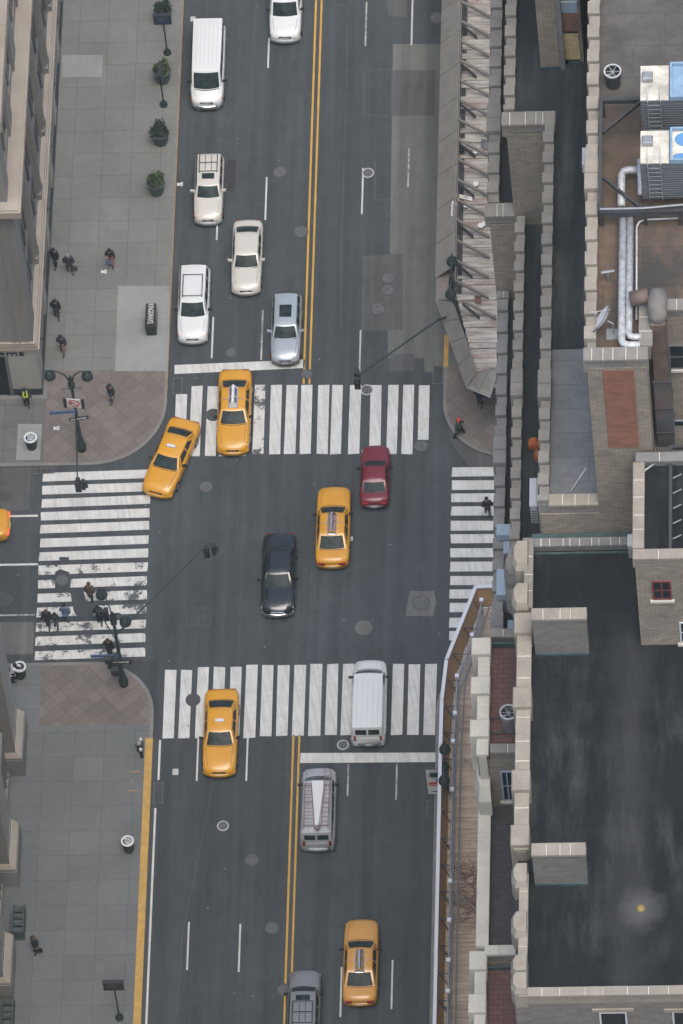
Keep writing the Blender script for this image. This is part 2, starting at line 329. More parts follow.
# ------------------------------------------------------------------ mesh builder
class MB:
    def __init__(s): s.v = []; s.f = []; s.m = []; s.sm = []; s.cur = 0; s.smooth = False
    def face(s, idx): s.f.append(tuple(idx)); s.m.append(s.cur); s.sm.append(s.smooth)
    def quad(s, *p):
        i = len(s.v); s.v += [tuple(q) for q in p]; s.face(range(i, i+len(p)))
    def box(s, x0, x1, y0, y1, z0, z1, c=0.0):
        if x0 > x1: x0, x1 = x1, x0
        if y0 > y1: y0, y1 = y1, y0
        i = len(s.v)
        if c:
            s.v += [(x0, y0, z0), (x1, y0, z0), (x1, y1, z0), (x0, y1, z0), (x0, y0, z1-c), (x1, y0, z1-c), (x1, y1, z1-c), (x0, y1, z1-c),
                    (x0+c, y0+c, z1), (x1-c, y0+c, z1), (x1-c, y1-c, z1), (x0+c, y1-c, z1)]
            fs = [(3, 2, 1, 0), (0, 1, 5, 4), (1, 2, 6, 5), (2, 3, 7, 6), (3, 0, 4, 7), (4, 5, 9, 8), (5, 6, 10, 9), (6, 7, 11, 10), (7, 4, 8, 11), (8, 9, 10, 11)]
        else:
            s.v += [(x0, y0, z0), (x1, y0, z0), (x1, y1, z0), (x0, y1, z0), (x0, y0, z1), (x1, y0, z1), (x1, y1, z1), (x0, y1, z1)]
            fs = [(3, 2, 1, 0), (0, 1, 5, 4), (1, 2, 6, 5), (2, 3, 7, 6), (3, 0, 4, 7), (4, 5, 6, 7)]
        for f in fs: s.face([i+k for k in f])
    def prism(s, pts, z0, z1):
        n = len(pts)
        a = sum(pts[k][0]*pts[(k+1) % n][1]-pts[(k+1) % n][0]*pts[k][1] for k in range(n))
        if a < 0: pts = pts[::-1]
        i = len(s.v); s.v += [(p[0], p[1], z0) for p in pts]+[(p[0], p[1], z1) for p in pts]
        for k in range(n): s.face((i+k, i+(k+1) % n, i+n+(k+1) % n, i+n+k))
        s.face(range(i+n, i+2*n)); s.face([i+k for k in range(n-1, -1, -1)])
    def hull6(s, lo, hi):   # two quads (4 pts each) joined
        i = len(s.v); s.v += [tuple(p) for p in lo]+[tuple(p) for p in hi]
        for f in [(3, 2, 1, 0), (0, 1, 5, 4), (1, 2, 6, 5), (2, 3, 7, 6), (3, 0, 4, 7), (4, 5, 6, 7)]: s.face([i+k for k in f])
    def tube(s, pts, r, n=8, cap=True):
        pts = [Vector(p) for p in pts]; rs = r if isinstance(r, (list, tuple)) else [r]*len(pts)
        i0 = len(s.v); up = None
        for k, p in enumerate(pts):
            t = (pts[min(k+1, len(pts)-1)]-pts[max(k-1, 0)]).normalized()
            a = t.orthogonal().normalized() if up is None else (up - t*up.dot(t)).normalized()
            up = a; b = t.cross(a)
            for j in range(n):
                th = 2*math.pi*j/n; s.v.append(tuple(p+(a*math.cos(th)+b*math.sin(th))*rs[k]))
        for k in range(len(pts)-1):
            for j in range(n):
                s.face((i0+k*n+j, i0+k*n+(j+1) % n, i0+(k+1)*n+(j+1) % n, i0+(k+1)*n+j))
        if cap:
            s.face([i0+j for j in range(n-1, -1, -1)]); s.face([i0+(len(pts)-1)*n+j for j in range(n)])
    def lathe(s, c, prof, n=16, cap=True):   # prof: (r,z)
        i0 = len(s.v)
        for r, z in prof:
            for j in range(n):
                th = 2*math.pi*j/n; s.v.append((c[0]+r*math.cos(th), c[1]+r*math.sin(th), c[2]+z))
        for k in range(len(prof)-1):
            for j in range(n):
                s.face((i0+k*n+j, i0+k*n+(j+1) % n, i0+(k+1)*n+(j+1) % n, i0+(k+1)*n+j))
        if cap:
            s.face([i0+j for j in range(n-1, -1, -1)]); s.face([i0+(len(prof)-1)*n+j for j in range(n)])
    def loft(s, rings, closed=True, cap=True):
        i0 = len(s.v); n = len(rings[0])
        for r in rings: s.v += [tuple(p) for p in r]
        for k in range(len(rings)-1):
            for j in range(n if closed else n-1):
                s.face((i0+k*n+j, i0+k*n+(j+1) % n, i0+(k+1)*n+(j+1) % n, i0+(k+1)*n+j))
        if cap:
            s.face([i0+j for j in range(n-1, -1, -1)]); s.face([i0+(len(rings)-1)*n+j for j in range(n)])
    def patch(s, fn, nu, nv):
        i0 = len(s.v)
        for a in range(nu+1):
            for b in range(nv+1): s.v.append(tuple(fn(a/nu, b/nv)))
        for a in range(nu):
            for b in range(nv):
                i = i0+a*(nv+1)+b; s.face((i, i+nv+1, i+nv+2, i+1))
    def ell(s, c, r, n=10, m=7):
        s.lathe(c, [(max(.001, r[0]*math.sin(math.pi*k/m)), -r[1]*math.cos(math.pi*k/m)) for k in range(m+1)], n)
    def build(s, name, mats, parent=None, smooth=None, loc=None):
        me = bpy.data.meshes.new(name); me.from_pydata(s.v, [], s.f); me.validate()
        mats = mats if isinstance(mats, (list, tuple)) else [mats]
        for m in mats: me.materials.append(M[m] if isinstance(m, str) else m)
        if len(me.polygons) == len(s.f):
            for p, mi, sm in zip(me.polygons, s.m, s.sm): p.material_index = mi; p.use_smooth = sm if smooth is None else smooth
        o = bpy.data.objects.new(name, me); C.objects.link(o)
        if parent: o.parent = parent
        if loc: o.location = loc
        return o
def fixn(o):
    bm = bmesh.new(); bm.from_mesh(o.data); bmesh.ops.recalc_face_normals(bm, faces=bm.faces); bm.to_mesh(o.data); bm.free(); return o
def tag(o, label=None, cat=None, group=None, kind=None):
    if label: o['label'] = label
    if cat: o['category'] = cat
    if group: o['group'] = group
    if kind: o['kind'] = kind
    return o
def struct(o): o['kind'] = 'structure'; return o
def empty(name, loc, label, cat, group=None, rz=0):
    o = bpy.data.objects.new(name, None); C.objects.link(o); o.location = loc; o.rotation_euler = (0, 0, rz)
    o.empty_display_size = .3
    return tag(o, label, cat, group)
def copy_tree(o, parent=None):
    c = o.copy(); C.objects.link(c); c.parent = parent
    for ch in [q for q in list(bpy.data.objects) if q.parent == o]: copy_tree(ch, c)
    return c
def one(fn, name, mat, parent=None, smooth=None):
    mb = MB(); fn(mb); return mb.build(name, mat, parent, smooth)
def lettering(txt, size, matname, parent, mat4, name='lettering', ext=.01):
    cu = bpy.data.curves.new('txt', 'FONT'); cu.body = txt; cu.size = size; cu.extrude = ext; cu.align_x = 'CENTER'; cu.align_y = 'CENTER'
    to = bpy.data.objects.new('txt', cu); C.objects.link(to)
    bpy.context.view_layer.update()
    me = bpy.data.meshes.new_from_object(to.evaluated_get(bpy.context.evaluated_depsgraph_get()))
    bpy.data.objects.remove(to); bpy.data.curves.remove(cu)
    me.transform(mat4); me.materials.clear(); me.materials.append(M[matname])
    o = bpy.data.objects.new(name, me); C.objects.link(o); o.parent = parent
    return o

# ================================================================== SETTING
mb = MB(); mb.quad((-320, -320, 0), (320, -320, 0), (320, 320, 0), (-320, 320, 0)); struct(mb.build('road', 'asphalt'))
KX, BX, KN, KS, BN, BS = 8.1, 15.35, 6.85, -6.85, 11.75, -11.3
KH = .14
def corner_poly(sx, sy, r, inset=0.0, far=160):
    kx = KX+inset; ky = KN+inset; rr = r-inset
    pts = [(kx, far)]
    for k in range(0, 13):
        a = math.pi+ (math.pi/2)*k/12
        pts.append((kx+rr+rr*math.cos(a), ky+rr+rr*math.sin(a)))
    pts.append((far, ky)); pts.append((far, far))
    return [(sx*x, sy*y) for x, y in pts]
rads = {(-1, 1): 4.3, (-1, -1): 3.6, (1, 1): 3.9, (1, -1): 3.6}
for (sx, sy), r in rads.items():
    mb = MB(); mb.prism(corner_poly(sx, sy, r, .2), 0, KH); struct(mb.build('sidewalk', 'sidewalk' if (sy > 0 and sx < 0) else 'sidewalk_cool'))
    # kerb ring
    a = corner_poly(sx, sy, r, 0)[:-1]; b = corner_poly(sx, sy, r, .2)[:-1]
    mb = MB()
    for k in range(len(a)-1):
        q = [a[k], a[k+1], b[k+1], b[k]]; mb.prism(q, 0.0, KH+.006)
    struct(mb.build('kerb', 'kerb'))
def sheet(pts, z, name, mat):
    mb = MB(); n = len(pts)
    a = sum(pts[k][0]*pts[(k+1) % n][1]-pts[(k+1) % n][0]*pts[k][1] for k in range(n))
    if a < 0: pts = pts[::-1]
    mb.quad(*[(p[0], p[1], z) for p in pts]); return struct(mb.build(name, mat))
def psheet(pp, z, name, mat): return sheet([tuple(at(x, y, z)[:2]) for x, y in pp], z, name, mat)
ZS = KH+.004
# brick corner plazas
def plaza(sx, sy, r, ylim, xlim):
    p = corner_poly(sx, sy, r, .2)[1:-2]
    pts = [(sx*(KX+.2), sy*ylim)]+p+[(sx*xlim, sy*(KN+.2)), (sx*xlim, sy*ylim)]
    return sheet(pts, ZS, 'brick_paving', 'plaza')
plaza(-1, 1, 4.3, 13.55, 15.2)
plaza(-1, -1, 3.6, 11.2, 14.7)
plaza(1, 1, 3.9, 13.5, 15.2)
# side-street sidewalk and light slabs
sheet([(-60, KN+.25), (-15.2, KN+.25), (-15.2, 11.6), (-60, 11.6)], ZS, 'sidewalk_slab', 'sidewalk_side')
psheet([(118, 286), (170, 286), (168, 371), (115, 371)], ZS+.004, 'concrete_slab', 'new_concrete')
psheet([(62, 55), (103, 55), (102, 77), (62, 77)], ZS+.004, 'concrete_slab', 'new_concrete')
psheet([(18, 424), (42, 424), (40, 460), (16, 460)], ZS+.004, 'concrete_slab', 'new_concrete')
# metal kerb edges: rusty edge on north-west kerb, painted kerb on south-west
mb = MB(); mb.box(-8.16, -8.1, 11.5, 160, 0.0, KH+.012); struct(mb.build('kerb_edge', 'kerb_edge'))
mb = MB()
yk = Y(150, 738, .15)
mb.box(-8.52, -8.085, -160, yk, .01, KH+.014); struct(mb.build('yellow_kerb', 'yellow_kerb'))
mb = MB(); mb.box(8.085, 8.35, Y(448, 367, .15), Y(448, 335, .15), .01, KH+.014); struct(mb.build('yellow_kerb', 'yellow_kerb'))
mb = MB()
for (x0, x1, y0, y1) in [(130, 140, 771, 771.7), (132.2, 133, 778, 784), (128, 138, 790, 790.7)]:
    a = at(x0, y0, ZS+.006); b = at(x1, y1+.5, ZS+.006); mb.quad((a.x, b.y, a.z), (b.x, b.y, a.z), (b.x, a.y, a.z), (a.x, a.y, a.z))
struct(mb.build('utility_marking', 'kerb_edge'))
# road patches
Z1, Z2, Z3 = .004, .008, .012
psheet([(393, 44), (452, 44), (446, 372), (425, 372), (424, 358), (388, 358), (388, 330), (403, 330), (403, 254), (390, 254)], Z1, 'road_patch', 'asphalt_patch')
psheet([(363, 256), (403, 254), (403, 330), (361, 331)], Z1, 'road_patch', 'asphalt_patch2')
psheet([(390, 354), (415, 354), (414, 371), (389, 371)], Z2, 'road_patch', 'asphalt_patch2')
psheet([(392, 70), (436, 70), (434, 115), (391, 116)], Z2, 'road_patch', 'asphalt_patch2')
psheet([(-60, 463), (31, 466), (29, 510), (-60, 513)], Z1, 'road_patch', 'asphalt_patch2')
psheet([(-60, 622), (34, 622), (33, 654), (-60, 656)], Z1, 'road_patch', 'asphalt_patch')
psheet([(410, 591), (434, 591), (436, 603), (433, 616), (406, 616), (408, 600)], Z1, 'road_patch', 'asphalt_patch')
psheet([(387, 0), (406, 0), (406, 17), (388, 16)], Z1, 'road_patch', 'asphalt_patch2')
psheet([(440, 372), (500, 372), (500, 470), (468, 466), (450, 440), (446, 400)], Z1, 'road_patch', 'asphalt_patch2')
psheet([(129, 660), (150, 690), (152, 740), (158, 740), (158, 660)], Z1, 'road_patch', 'asphalt_dark')
def seam(pp, wd=.03):
    mb = MB(); q = [at(x, y, Z1) for x, y in pp]
    for a, b in zip(q, q[1:]):
        d = (b-a).normalized(); n = Vector((-d.y, d.x, 0))*wd
        mb.quad(a-n, b-n, b+n, a+n)
    return struct(mb.build('road_seam', 'asphalt_patch2'))
seam([(364, 72), (364, 115), (390, 116)]); seam([(366, 70), (392, 70)]); seam([(333, 4), (346, 6), (347, 50), (342, 230), (341, 330)])
seam([(214, 780), (200, 850), (183, 930), (176, 1020)]); seam([(375, 160), (375, 200), (392, 200)]); 
for q in [[(187, 608), (212, 608), (210, 626), (186, 625), (187, 608)], [(186, 616), (211, 616)], [(198, 608), (198, 625)], [(204, 608), (203, 626)]]: seam(q, .025)
# ---- crosswalks and lines
Z4 = .016
def stripes_v(cs, yt, yb, wd, mat, z=Z4):
    for i, c in enumerate(cs):
        t, b = (yt[i], yb[i]) if isinstance(yt, list) else (yt, yb)
        a = at(c, (t+b)/2, z).x; y1 = Y(c, t, z); y0 = Y(c, b, z)
        mm = mat[i] if isinstance(mat, list) else mat
        j = lambda: random.uniform(-.025, .025)
        sheet([(a-wd/2+j(), y0+j()), (a+wd/2+j(), y0+j()), (a+wd/2+j(), y1+j()), (a-wd/2+j(), y1+j())], z, 'crosswalk_stripe', mm)
cn = [180.5, 196, 211.5, 226, 242, 259, 275.5, 290.8, 306, 323, 336.8, 354.7, 375.5, 392.5, 407.6, 424]
stripes_v(cn, [394]+[386]*4+[385]*11, [456]*5+[454]*10+[440], .64, ['white']*5+['white_worn']+['white']*10)
cs_ = [169.8, 185.2, 202, 218.2, 235, 250.5, 267, 282.5, 299, 315.3, 331.7, 347.5, 363.5, 380, 397.7, 413.7, 430.3]
stripes_v(cs_, [670]*2+[667]*3+[665]*4+[664]*8, [738]*6+[736]*4+[735]*7, .66, 'white')
def stripes_h(ys, xl, xr, hgt, mats):
    for i, (y0, y1) in enumerate(ys):
        yc = Y((xl+xr)/2, (y0+y1)/2, Z4)
        x0, x1 = X(xl-8*(y0-471)/186 if xl < 200 else xl-3*(y0-466)/180, y0, Z4), (X(xr-6*(y0-471)/186, y0, Z4) if xl < 200 else 15.2)
        j = lambda: random.uniform(-.03, .03)
        sk_ = .06 if xl < 200 else -.05
        sheet([(x0+j(), yc-hgt/2-sk_+j()), (x1+j(), yc-hgt/2+sk_+j()), (x1+j(), yc+hgt/2+sk_+j()), (x0+j(), yc+hgt/2-sk_+j())], Z4, 'crosswalk_stripe', mats[i])
wy = [(471, 480), (484, 493), (497, 506), (510, 519), (523, 531.5), (537, 546), (550, 559), (564, 573), (578, 587), (592, 601), (606, 615), (621, 630.5), (634, 644), (649, 658)]
stripes_h(wy, 43, 151, .62, ['white']*7+['white_worn']*7)
ey = [(466.6, 476), (480.5, 489.6), (493, 502), (506, 515.7), (521, 530), (534, 543), (548, 557), (561.4, 571), (576, 585), (589, 598.7), (603, 612), (617.5, 627), (631, 640), (646, 655)]
stripes_h(ey, 452, 560, .64, ['white']*14)
psheet([(174.5, 365), (305, 359.5), (304, 368), (174.5, 374)], Z4, 'stop_line', 'white')
psheet([(300.5, 753), (437, 752.5), (437, 762), (300, 763)], Z4, 'stop_line', 'white')
def vline(px, y0, y1, mat='white', wd=.1, px2=None, z=Z4):
    a = at(px, y0, z); b = at(px2 if px2 is not None else px, y1, z); xm = (a.x+b.x)/2
    sheet([(xm-wd/2, b.y), (xm+wd/2, b.y), (xm+wd/2, a.y), (xm-wd/2, a.y)], z, 'lane_line', mat)
for a in [(268.5, 38, 68), (266, 177, 220), (212.5, 317, 358), (217, 222, 240), (188, 922, 970), (239.5, 924, 972)]: vline(*a)
for a in [(262, 310, 360), (366, 2, 46), (360, 330, 376), (348, 764, 796), (408.5, 148, 187), (396.5, 764, 800)]: vline(*a, mat='white_faint')
for a in [(412, 0, 45), (362.5, 168, 214), (445.5, 320, 366), (197.5, 738, 781), (247, 738, 781), (341, 967, 1017), (392, 960, 1009)]: vline(*a)
vline(160, 740, 780, wd=.12, px2=158.5); vline(157, 808, 1060, wd=.12, px2=143)
for s_ in (-.17, .17):
    sheet([(s_-.06+.05, Y(306, 384)), (s_+.06+.05, Y(306, 384)), (s_+.06+.05, 200), (s_-.06+.05, 200)], Z4, 'centre_line', 'yellow')
    sheet([(s_-.06+.12, -200), (s_+.06+.12, -200), (s_+.06+.12, Y(297, 735)), (s_-.06+.12, Y(297, 735))], Z4, 'centre_line', 'yellow')
for py in (516, 564.5):
    yc = Y(20, py, Z4); sheet([(-60, yc-.07), (X(38, py), yc-.07), (X(38, py), yc+.07), (-60, yc+.07)], Z4, 'lane_line', 'white')
yc = Y(20, 615, Z4); sheet([(-60, yc-.05), (X(35, 615), yc-.05), (X(35, 615), yc+.05), (-60, yc+.05)], Z4, 'lane_line', 'white_faint')

psheet([(70, 591), (76, 588), (83, 590), (87, 603), (96, 604), (98, 611), (90, 618), (79, 619), (74, 612), (72, 603)], .021, 'road_patch', 'asphalt')
psheet([(55, 572), (60, 569), (69, 572), (71, 580), (70, 590), (62, 592), (55, 589)], .021, 'road_patch', 'asphalt')
psheet([(59, 557), (69, 557), (69, 561), (72, 564), (60, 565)], .021, 'road_patch', 'asphalt')
# ---- manholes, grates
MH = [(280, 172, .44, 0, 'dull round manhole cover in the lane right of the cream wagon, north of the junction'),
 (301, 232, .44, 0, 'round manhole cover beside the double yellow line, right of the pearl sedan'),
 (231, 353, .36, 0, 'small round manhole cover just behind the north stop line'),
 (206, 487, .42, 0, 'round manhole cover in the junction below the turning taxi'),
 (363.5, 628, .56, 2, 'large pale manhole cover in the junction above the white van'),
 (421, 603, .5, 0, 'manhole cover set in a light square concrete patch'),
 (343, 745, .34, 1, 'manhole cover with bright white ring touching the south stop line'),
 (223, 826, .34, 1, 'manhole cover with white ring on the lower left lanes'),
 (252, 860, .42, 0, 'round manhole cover left of the yellow line, below the white-ringed one'),
 (272, 928, .42, 0, 'round manhole cover nearest the double yellow line at the bottom'),
 (367, 390, .38, 1, 'manhole cover with white ring on the north crosswalk'),
 (368, 173, .36, 1, 'manhole cover with white ring on the right lane line, far north'),
 (421, 446, .44, 0, 'manhole cover at the right end of the north crosswalk'),
 (388, 278, .42, 0, 'upper of the manhole covers in the square road patch'),
 (388, 290, .42, 0, 'middle one of the manhole covers in the square road patch'),
 (378, 309, .44, 0, 'lowest and palest manhole cover in the square road patch'),
 (307, 374, .36, 0, 'manhole cover where the yellow line meets the crosswalk'),
 (213, 415, .44, 3, 'dark manhole cover on the crosswalk left of the taxi with roof advert'),
 (193, 700, .44, 3, 'dark manhole cover on the south crosswalk left of the taxi'),
 (62, 580, .4, 0, 'manhole cover on the worn west crosswalk'),
 (4, 600, .5, 3, 'manhole cover on the side street at the left edge'),
 (5, 496, .38, 3, 'dark manhole cover in the side street patch near the turning kerb'),
 (284, 990, .42, 0, 'manhole cover partly under the grey wagon at the bottom'),
 (437, 18, .44, 0, 'dark manhole cover beside the weathered shed at the top')]
for (px, py, r, k, lab) in MH:
    p = at(px, py, 0)
    root = empty('manhole_cover', (p.x, p.y, 0), lab, 'manhole cover', 'manhole covers in the road')
    mb = MB(); mb.smooth = False
    mb.lathe((0, 0, 0), [(r, .012), (r, .024), (r-.05, .026)], 24)
    mb.build('frame', 'iron_ring' if k in (1,) else 'iron_dark', root)
    mb = MB(); mb.lathe((0, 0, 0), [(r-.06, .02), (r-.07, .030)], 24)
    for a in range(-3, 4):
        hw = math.sqrt(max(0, (r-.1)**2-(a*r*.25)**2)); mb.box(-hw, hw, a*r*.25-.02, a*r*.25+.02, .03, .036)
    mb.build('lid', ['iron', 'iron', 'iron_ring', 'iron_dark'][k] if k != 2 else 'asphalt_patch', root)
GR = [(170.5, 791, .55, 1.7-.2, 'rectangular drain grate beside the yellow kerb'.replace('rectangular', 'barred')), (158, 793, .55, 1.5, ''), ]
def grate(px, py, sx, sy, lab, z=.0, bars='x', mat='iron'):
    p = at(px, py, z)
    root = empty('drain_grate', (p.x, p.y, z), lab, 'drain grate', 'drain grates by the kerbs')
    mb = MB(); t = .05
    mb.box(-sx/2, sx/2, -sy/2, -sy/2+t, .01, .032); mb.box(-sx/2, sx/2, sy/2-t, sy/2, .01, .032)
    mb.box(-sx/2, -sx/2+t, -sy/2+t, sy/2-t, .01, .032); mb.box(sx/2-t, sx/2, -sy/2+t, sy/2-t, .01, .032)
    mb.build('frame', mat, root)
    mb = MB(); mb.box(-sx/2+t, sx/2-t, -sy/2+t, sy/2-t, .008, .014); mb.build('pit', 'trim', root)
    mb = MB()
    n = int((sy if bars == 'x' else sx)/.13)
    for k in range(1, n):
        if bars == 'x': y = -sy/2+sy*k/n; mb.box(-sx/2+t, sx/2-t, y-.022, y+.022, .016, .028)
        else: x = -sx/2+sx*k/n; mb.box(x-.022, x+.022, -sy/2+t, sy/2-t, .016, .028)
    mb.build('bars', mat, root)
grate(158.5, 793, .55, 1.45, 'barred drain grate beside the long yellow kerb')
grate(177.5, 386, .55, 1.2, 'drain grate by the kerb left of the north crosswalk')
grate(44, 471, 1.2, .42, 'drain grate at the north end of the west crosswalk', bars='y')
grate(438, 375, .6, 1.3, 'drain grate beside the corner under the weathered shed')
grate(431.5, 809, .55, 1.2, 'drain grate beside the white shed rail')
grate(231.5, 175.5, .62, 2.4, 'long worn grate beside the cream wagon', mat='iron_dark')
p = at(175.5, 772, 0)
mb = MB(); mb.box(p.x-.17, p.x+.17, p.y-.2, p.y+.2, .005, .02); o = mb.build('valve_cover', 'iron_ring'); tag(o, 'tiny square valve cover in the road left of the taxi', 'valve cover')
mb = MB(); p = at(193, 19, 0); mb.box(p.x-.15, p.x+.15, p.y-.18, p.y+.18, .005, .02); tag(mb.build('valve_cover', 'iron_ring'), 'tiny rusty valve cover by the kerb beside the long white van', 'valve cover')
for px, py, zz, lab in [(180, 184.5, 0, 'scrap of white paper at the kerb left of the cream wagon'), (56.5, 428.5, ZS, 'scrap of white paper on the brick corner paving'), (104, 272, ZS, 'tiny white paper cup on the pavement below the lone walker'), (350, 539, 0, 'small pale scrap lying between the black sedan and the taxi')]:
    p = at(px, py, zz); mb = MB(); mb.patch(lambda u, v: (p.x+(u-.5)*.34, p.y+(v-.5)*.26, p.z+.03+.05*math.sin(u*5+v*3)), 3, 3); tag(mb.build('paper_scrap', 'sign_white'), lab, 'paper')

# ================================================================== FRONT TOWER (south-east)
MR, MT, NC, FL = 78.0, 79.0, 78.65, 78.55
G, GT, BR, BT, NE, NT = 80.0, 80.85, 92.0, 92.8, 84.9, 85.5
TB, TBT, TCZ, TCT = 72.5, 73.3, 66.1, 66.9
T1, T1T, T2, T2T, T3, T3T = 71.2, 72.0, 67.1, 67.9, 66.6, 67.5
YN = -12.2
YP = Y(525, 224, TB); YB = Y(570, 531, FL)
xA0, xA1 = X(488.5, 100, TBT), X(501, 100, TBT)
xB0, xB1 = X(504.5, 50, GT), X(516, 50, GT)
xS20, xS21 = X(513.5, 300, TBT), X(524, 300, TBT)
xS30, xS31 = X(540.5, 300, GT), X(552, 300, GT)
xC0, xC1 = X(585.5, 200, BT), X(598, 200, BT)
xL0, xL1 = X(495.5, 400, TCT), X(507, 400, TCT)
xM0, xM1 = X(515.5, 720, MT), X(530.5, 720, MT)
xT0, xT1 = X(475, 700, T1T), X(489.5, 700, T1T)
xU0, xU1 = X(477, 870, T2T), X(490, 870, T2T)
xV0, xV1 = X(471.5, 1000, T3T), X(486, 1000, T3T)
yMN, yMS = Y(580, 545, NC), Y(600, 992, MT)
yT1N, yT1S, yT2S = Y(500, 637, T1T), Y(500, 751, T1T), Y(500, 953, T2T)
yNN, yNS = Y(655, 456, NT), Y(655, 557, NT)
xN0 = X(632.5, 520, NT); xRB = X(646, 340, BT); yR = Y(672, 308, BT)
EX = 48.0
tw = empty('stone_tower', (30, -50, 0), 'tall tan brick and stone building with stepped parapets and black roofs, foreground right', 'building')
tw_loc = Vector((30, -50, 0))
def tb(mb, name, mat, smooth=None, parent=tw):
    mb.v = [(v[0]-30, v[1]+50, v[2]) for v in mb.v]
    return mb.build(name, mat, parent, smooth)
def wall(x0, x1, y0, y1, z0, z1, mat='brick', roof=None, name='wall'):
    mb = MB(); mb.box(x0, x1, y0, y1, z0, z1); tb(mb, name, mat)
    if roof:
        mb = MB(); mb.box(x0+.03, x1-.03, y0+.03, y1-.03, z1+.003, z1+.03); tb(mb, 'roof', roof)
YS = -125
wall(xL0+.12, EX-.0, yT1N, YP-.02, 0, TCZ, roof='valley_roof')
wall(xA0+.12, EX+.1, YP, YN, 0, TB, roof='valley_roof')
wall(xS20+.12, EX+.05, Y(520, 575, TBT), YP-.01, TCZ, TB-.001, roof='valley_roof')
wall(xB0+.12, EX+.2, YP+.01, YN-.05, TB, G, roof='valley_roof')
wall(xS30+.1, EX+.15, YB, YP+.02, TB-.1, G-.002)
# G roof in two materials
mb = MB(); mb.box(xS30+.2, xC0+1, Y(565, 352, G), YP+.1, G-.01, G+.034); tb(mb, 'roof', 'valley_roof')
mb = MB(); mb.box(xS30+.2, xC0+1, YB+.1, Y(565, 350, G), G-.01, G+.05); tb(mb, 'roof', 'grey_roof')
wall(xC0+.12, xRB, YB+.005, yR, TB, BR)
wall(xC0+.12, EX+.3, yR, YN-.1, TB, BR-.002)
wall(xM0+.12, EX+.25, yMS, yMN+.3, 0, MR, 'brick_grey', roof='black_roof')
wall(xM0+.14, EX+.35, yMN+.32, YB-.001, 0, FL-.5, 'brick')
wall(xN0+.1, EX+.4, yNS, yNN, MR-.1, NE, roof='black_roof')
wall(xRB+.02, EX+.12, yNN+.02, yR-.01, TB, 83.2, roof='felt_roof')
wall(xT0+.12, xM0+.5, yT1S, yT1N+.01, 0, T1, roof='tile_red')
wall(xU0+.12, xM0+.6, yT2S, yT1S-.01, 0, T2, roof='tile_dark')
wall(xV0+.12, EX+.22, YS, yT2S-.01, 0, T3, roof='tile_red')

def crenel(x0, x1, y0, y1, zt, zb, mat, pitch=1.22, big=9, seed=0, mort='mortar', lo=None):
    "stone parapet along Y: alternating low blocks and merlons with a wide pier now and then"
    rnd = random.Random(seed)
    mb = MB(); mb.cur = 1
    mb.box(x0+.14, x1-.04, y0, y1, zb, zt-.18)
    mb.cur = 0
    y = y1; k = 0
    while y > y0+.3:
        if big and k % big == big-1:
            L_ = pitch*1.35
            a = max(y0, y-L_)
            mb.box(x0-.06, x1+.03, a+.02, y-L_*.5-.012, zb+.05, zt+.3, .03); mb.box(x0-.06, x1+.03, y-L_*.5+.012, y-.02, zb+.05, zt+.3, .03)
            y = a
        else:
            L_ = pitch*rnd.uniform(.46, .5)
            a = max(y0, y-L_)
            mb.box(x0+.08, x1-.0, a+.0, y-.0, zt-.25, zt-.0, .02)
            y = a
            L_ = pitch*rnd.uniform(.5, .54); a = max(y0, y-L_)
            if y-a > .2:
                # merlon: sloped cap
                lo_ = [(x0, a+.02, zb+.1), (x1-.02, a+.02, zb+.1), (x1-.02, y-.02, zb+.1), (x0, y-.02, zb+.1)]
                hi_ = [(x0+.01, a+.03, zt+.16), (x1-.02, a+.03, zt+.16), (x1-.02, y-.03, zt+.24), (x0+.01, y-.03, zt+.24)]
                mb.hull6(lo_, hi_)
            y = a
        k += 1
    return tb(mb, 'parapet', [mat, 'stone_dark' if mat != 'stone' else 'stone_grey'])
def flatcope(x0, x1, y0, y1, zt, zb, mat, along='y', n=None, piers=(), pitch=1.15, basem='stone_grey', wide=.13):
    mb = MB(); mb.cur = 1
    c = .03
    if along == 'y': mb.box(x0+.10, x1-.10, y0+.001, y1-.001, zb, zt-.14)
    else: mb.box(x0+.001, x1-.001, y0+.115, y1-.10, zb, zt-.14)
    mb.cur = 2
    if along == 'y': mb.box(x0+.03, x1-.03, y0+.02, y1-.02, zt-.16, zt-.02)
    else: mb.box(x0+.02, x1-.02, y0+.03, y1-.03, zt-.16, zt-.02)
    mb.cur = 0
    a, b = (y0, y1) if along == 'y' else (x0, x1)
    n = n or max(1, round((b-a)/pitch)); rnd = random.Random(int(abs(a*10)))
    cuts = [a+(b-a)*k/n+(rnd.uniform(-.12, .12) if 0 < k < n else 0) for k in range(n+1)]
    for p, q in zip(cuts, cuts[1:]):
        g = .018
        if along == 'y': mb.box(x0, x1, p+g, q-g, zt-.17, zt+rnd.uniform(0, .02), c)
        else: mb.box(p+g, q-g, y0, y1, zt-.17, zt+rnd.uniform(0, .02), c)
    for (p, L_) in piers:
        mb.box(x0-wide, x1+.04, p-L_/2, p+L_/2, zb+.02, zt+.32, .05)
    return tb(mb, 'parapet', [mat, basem, 'mortar'])
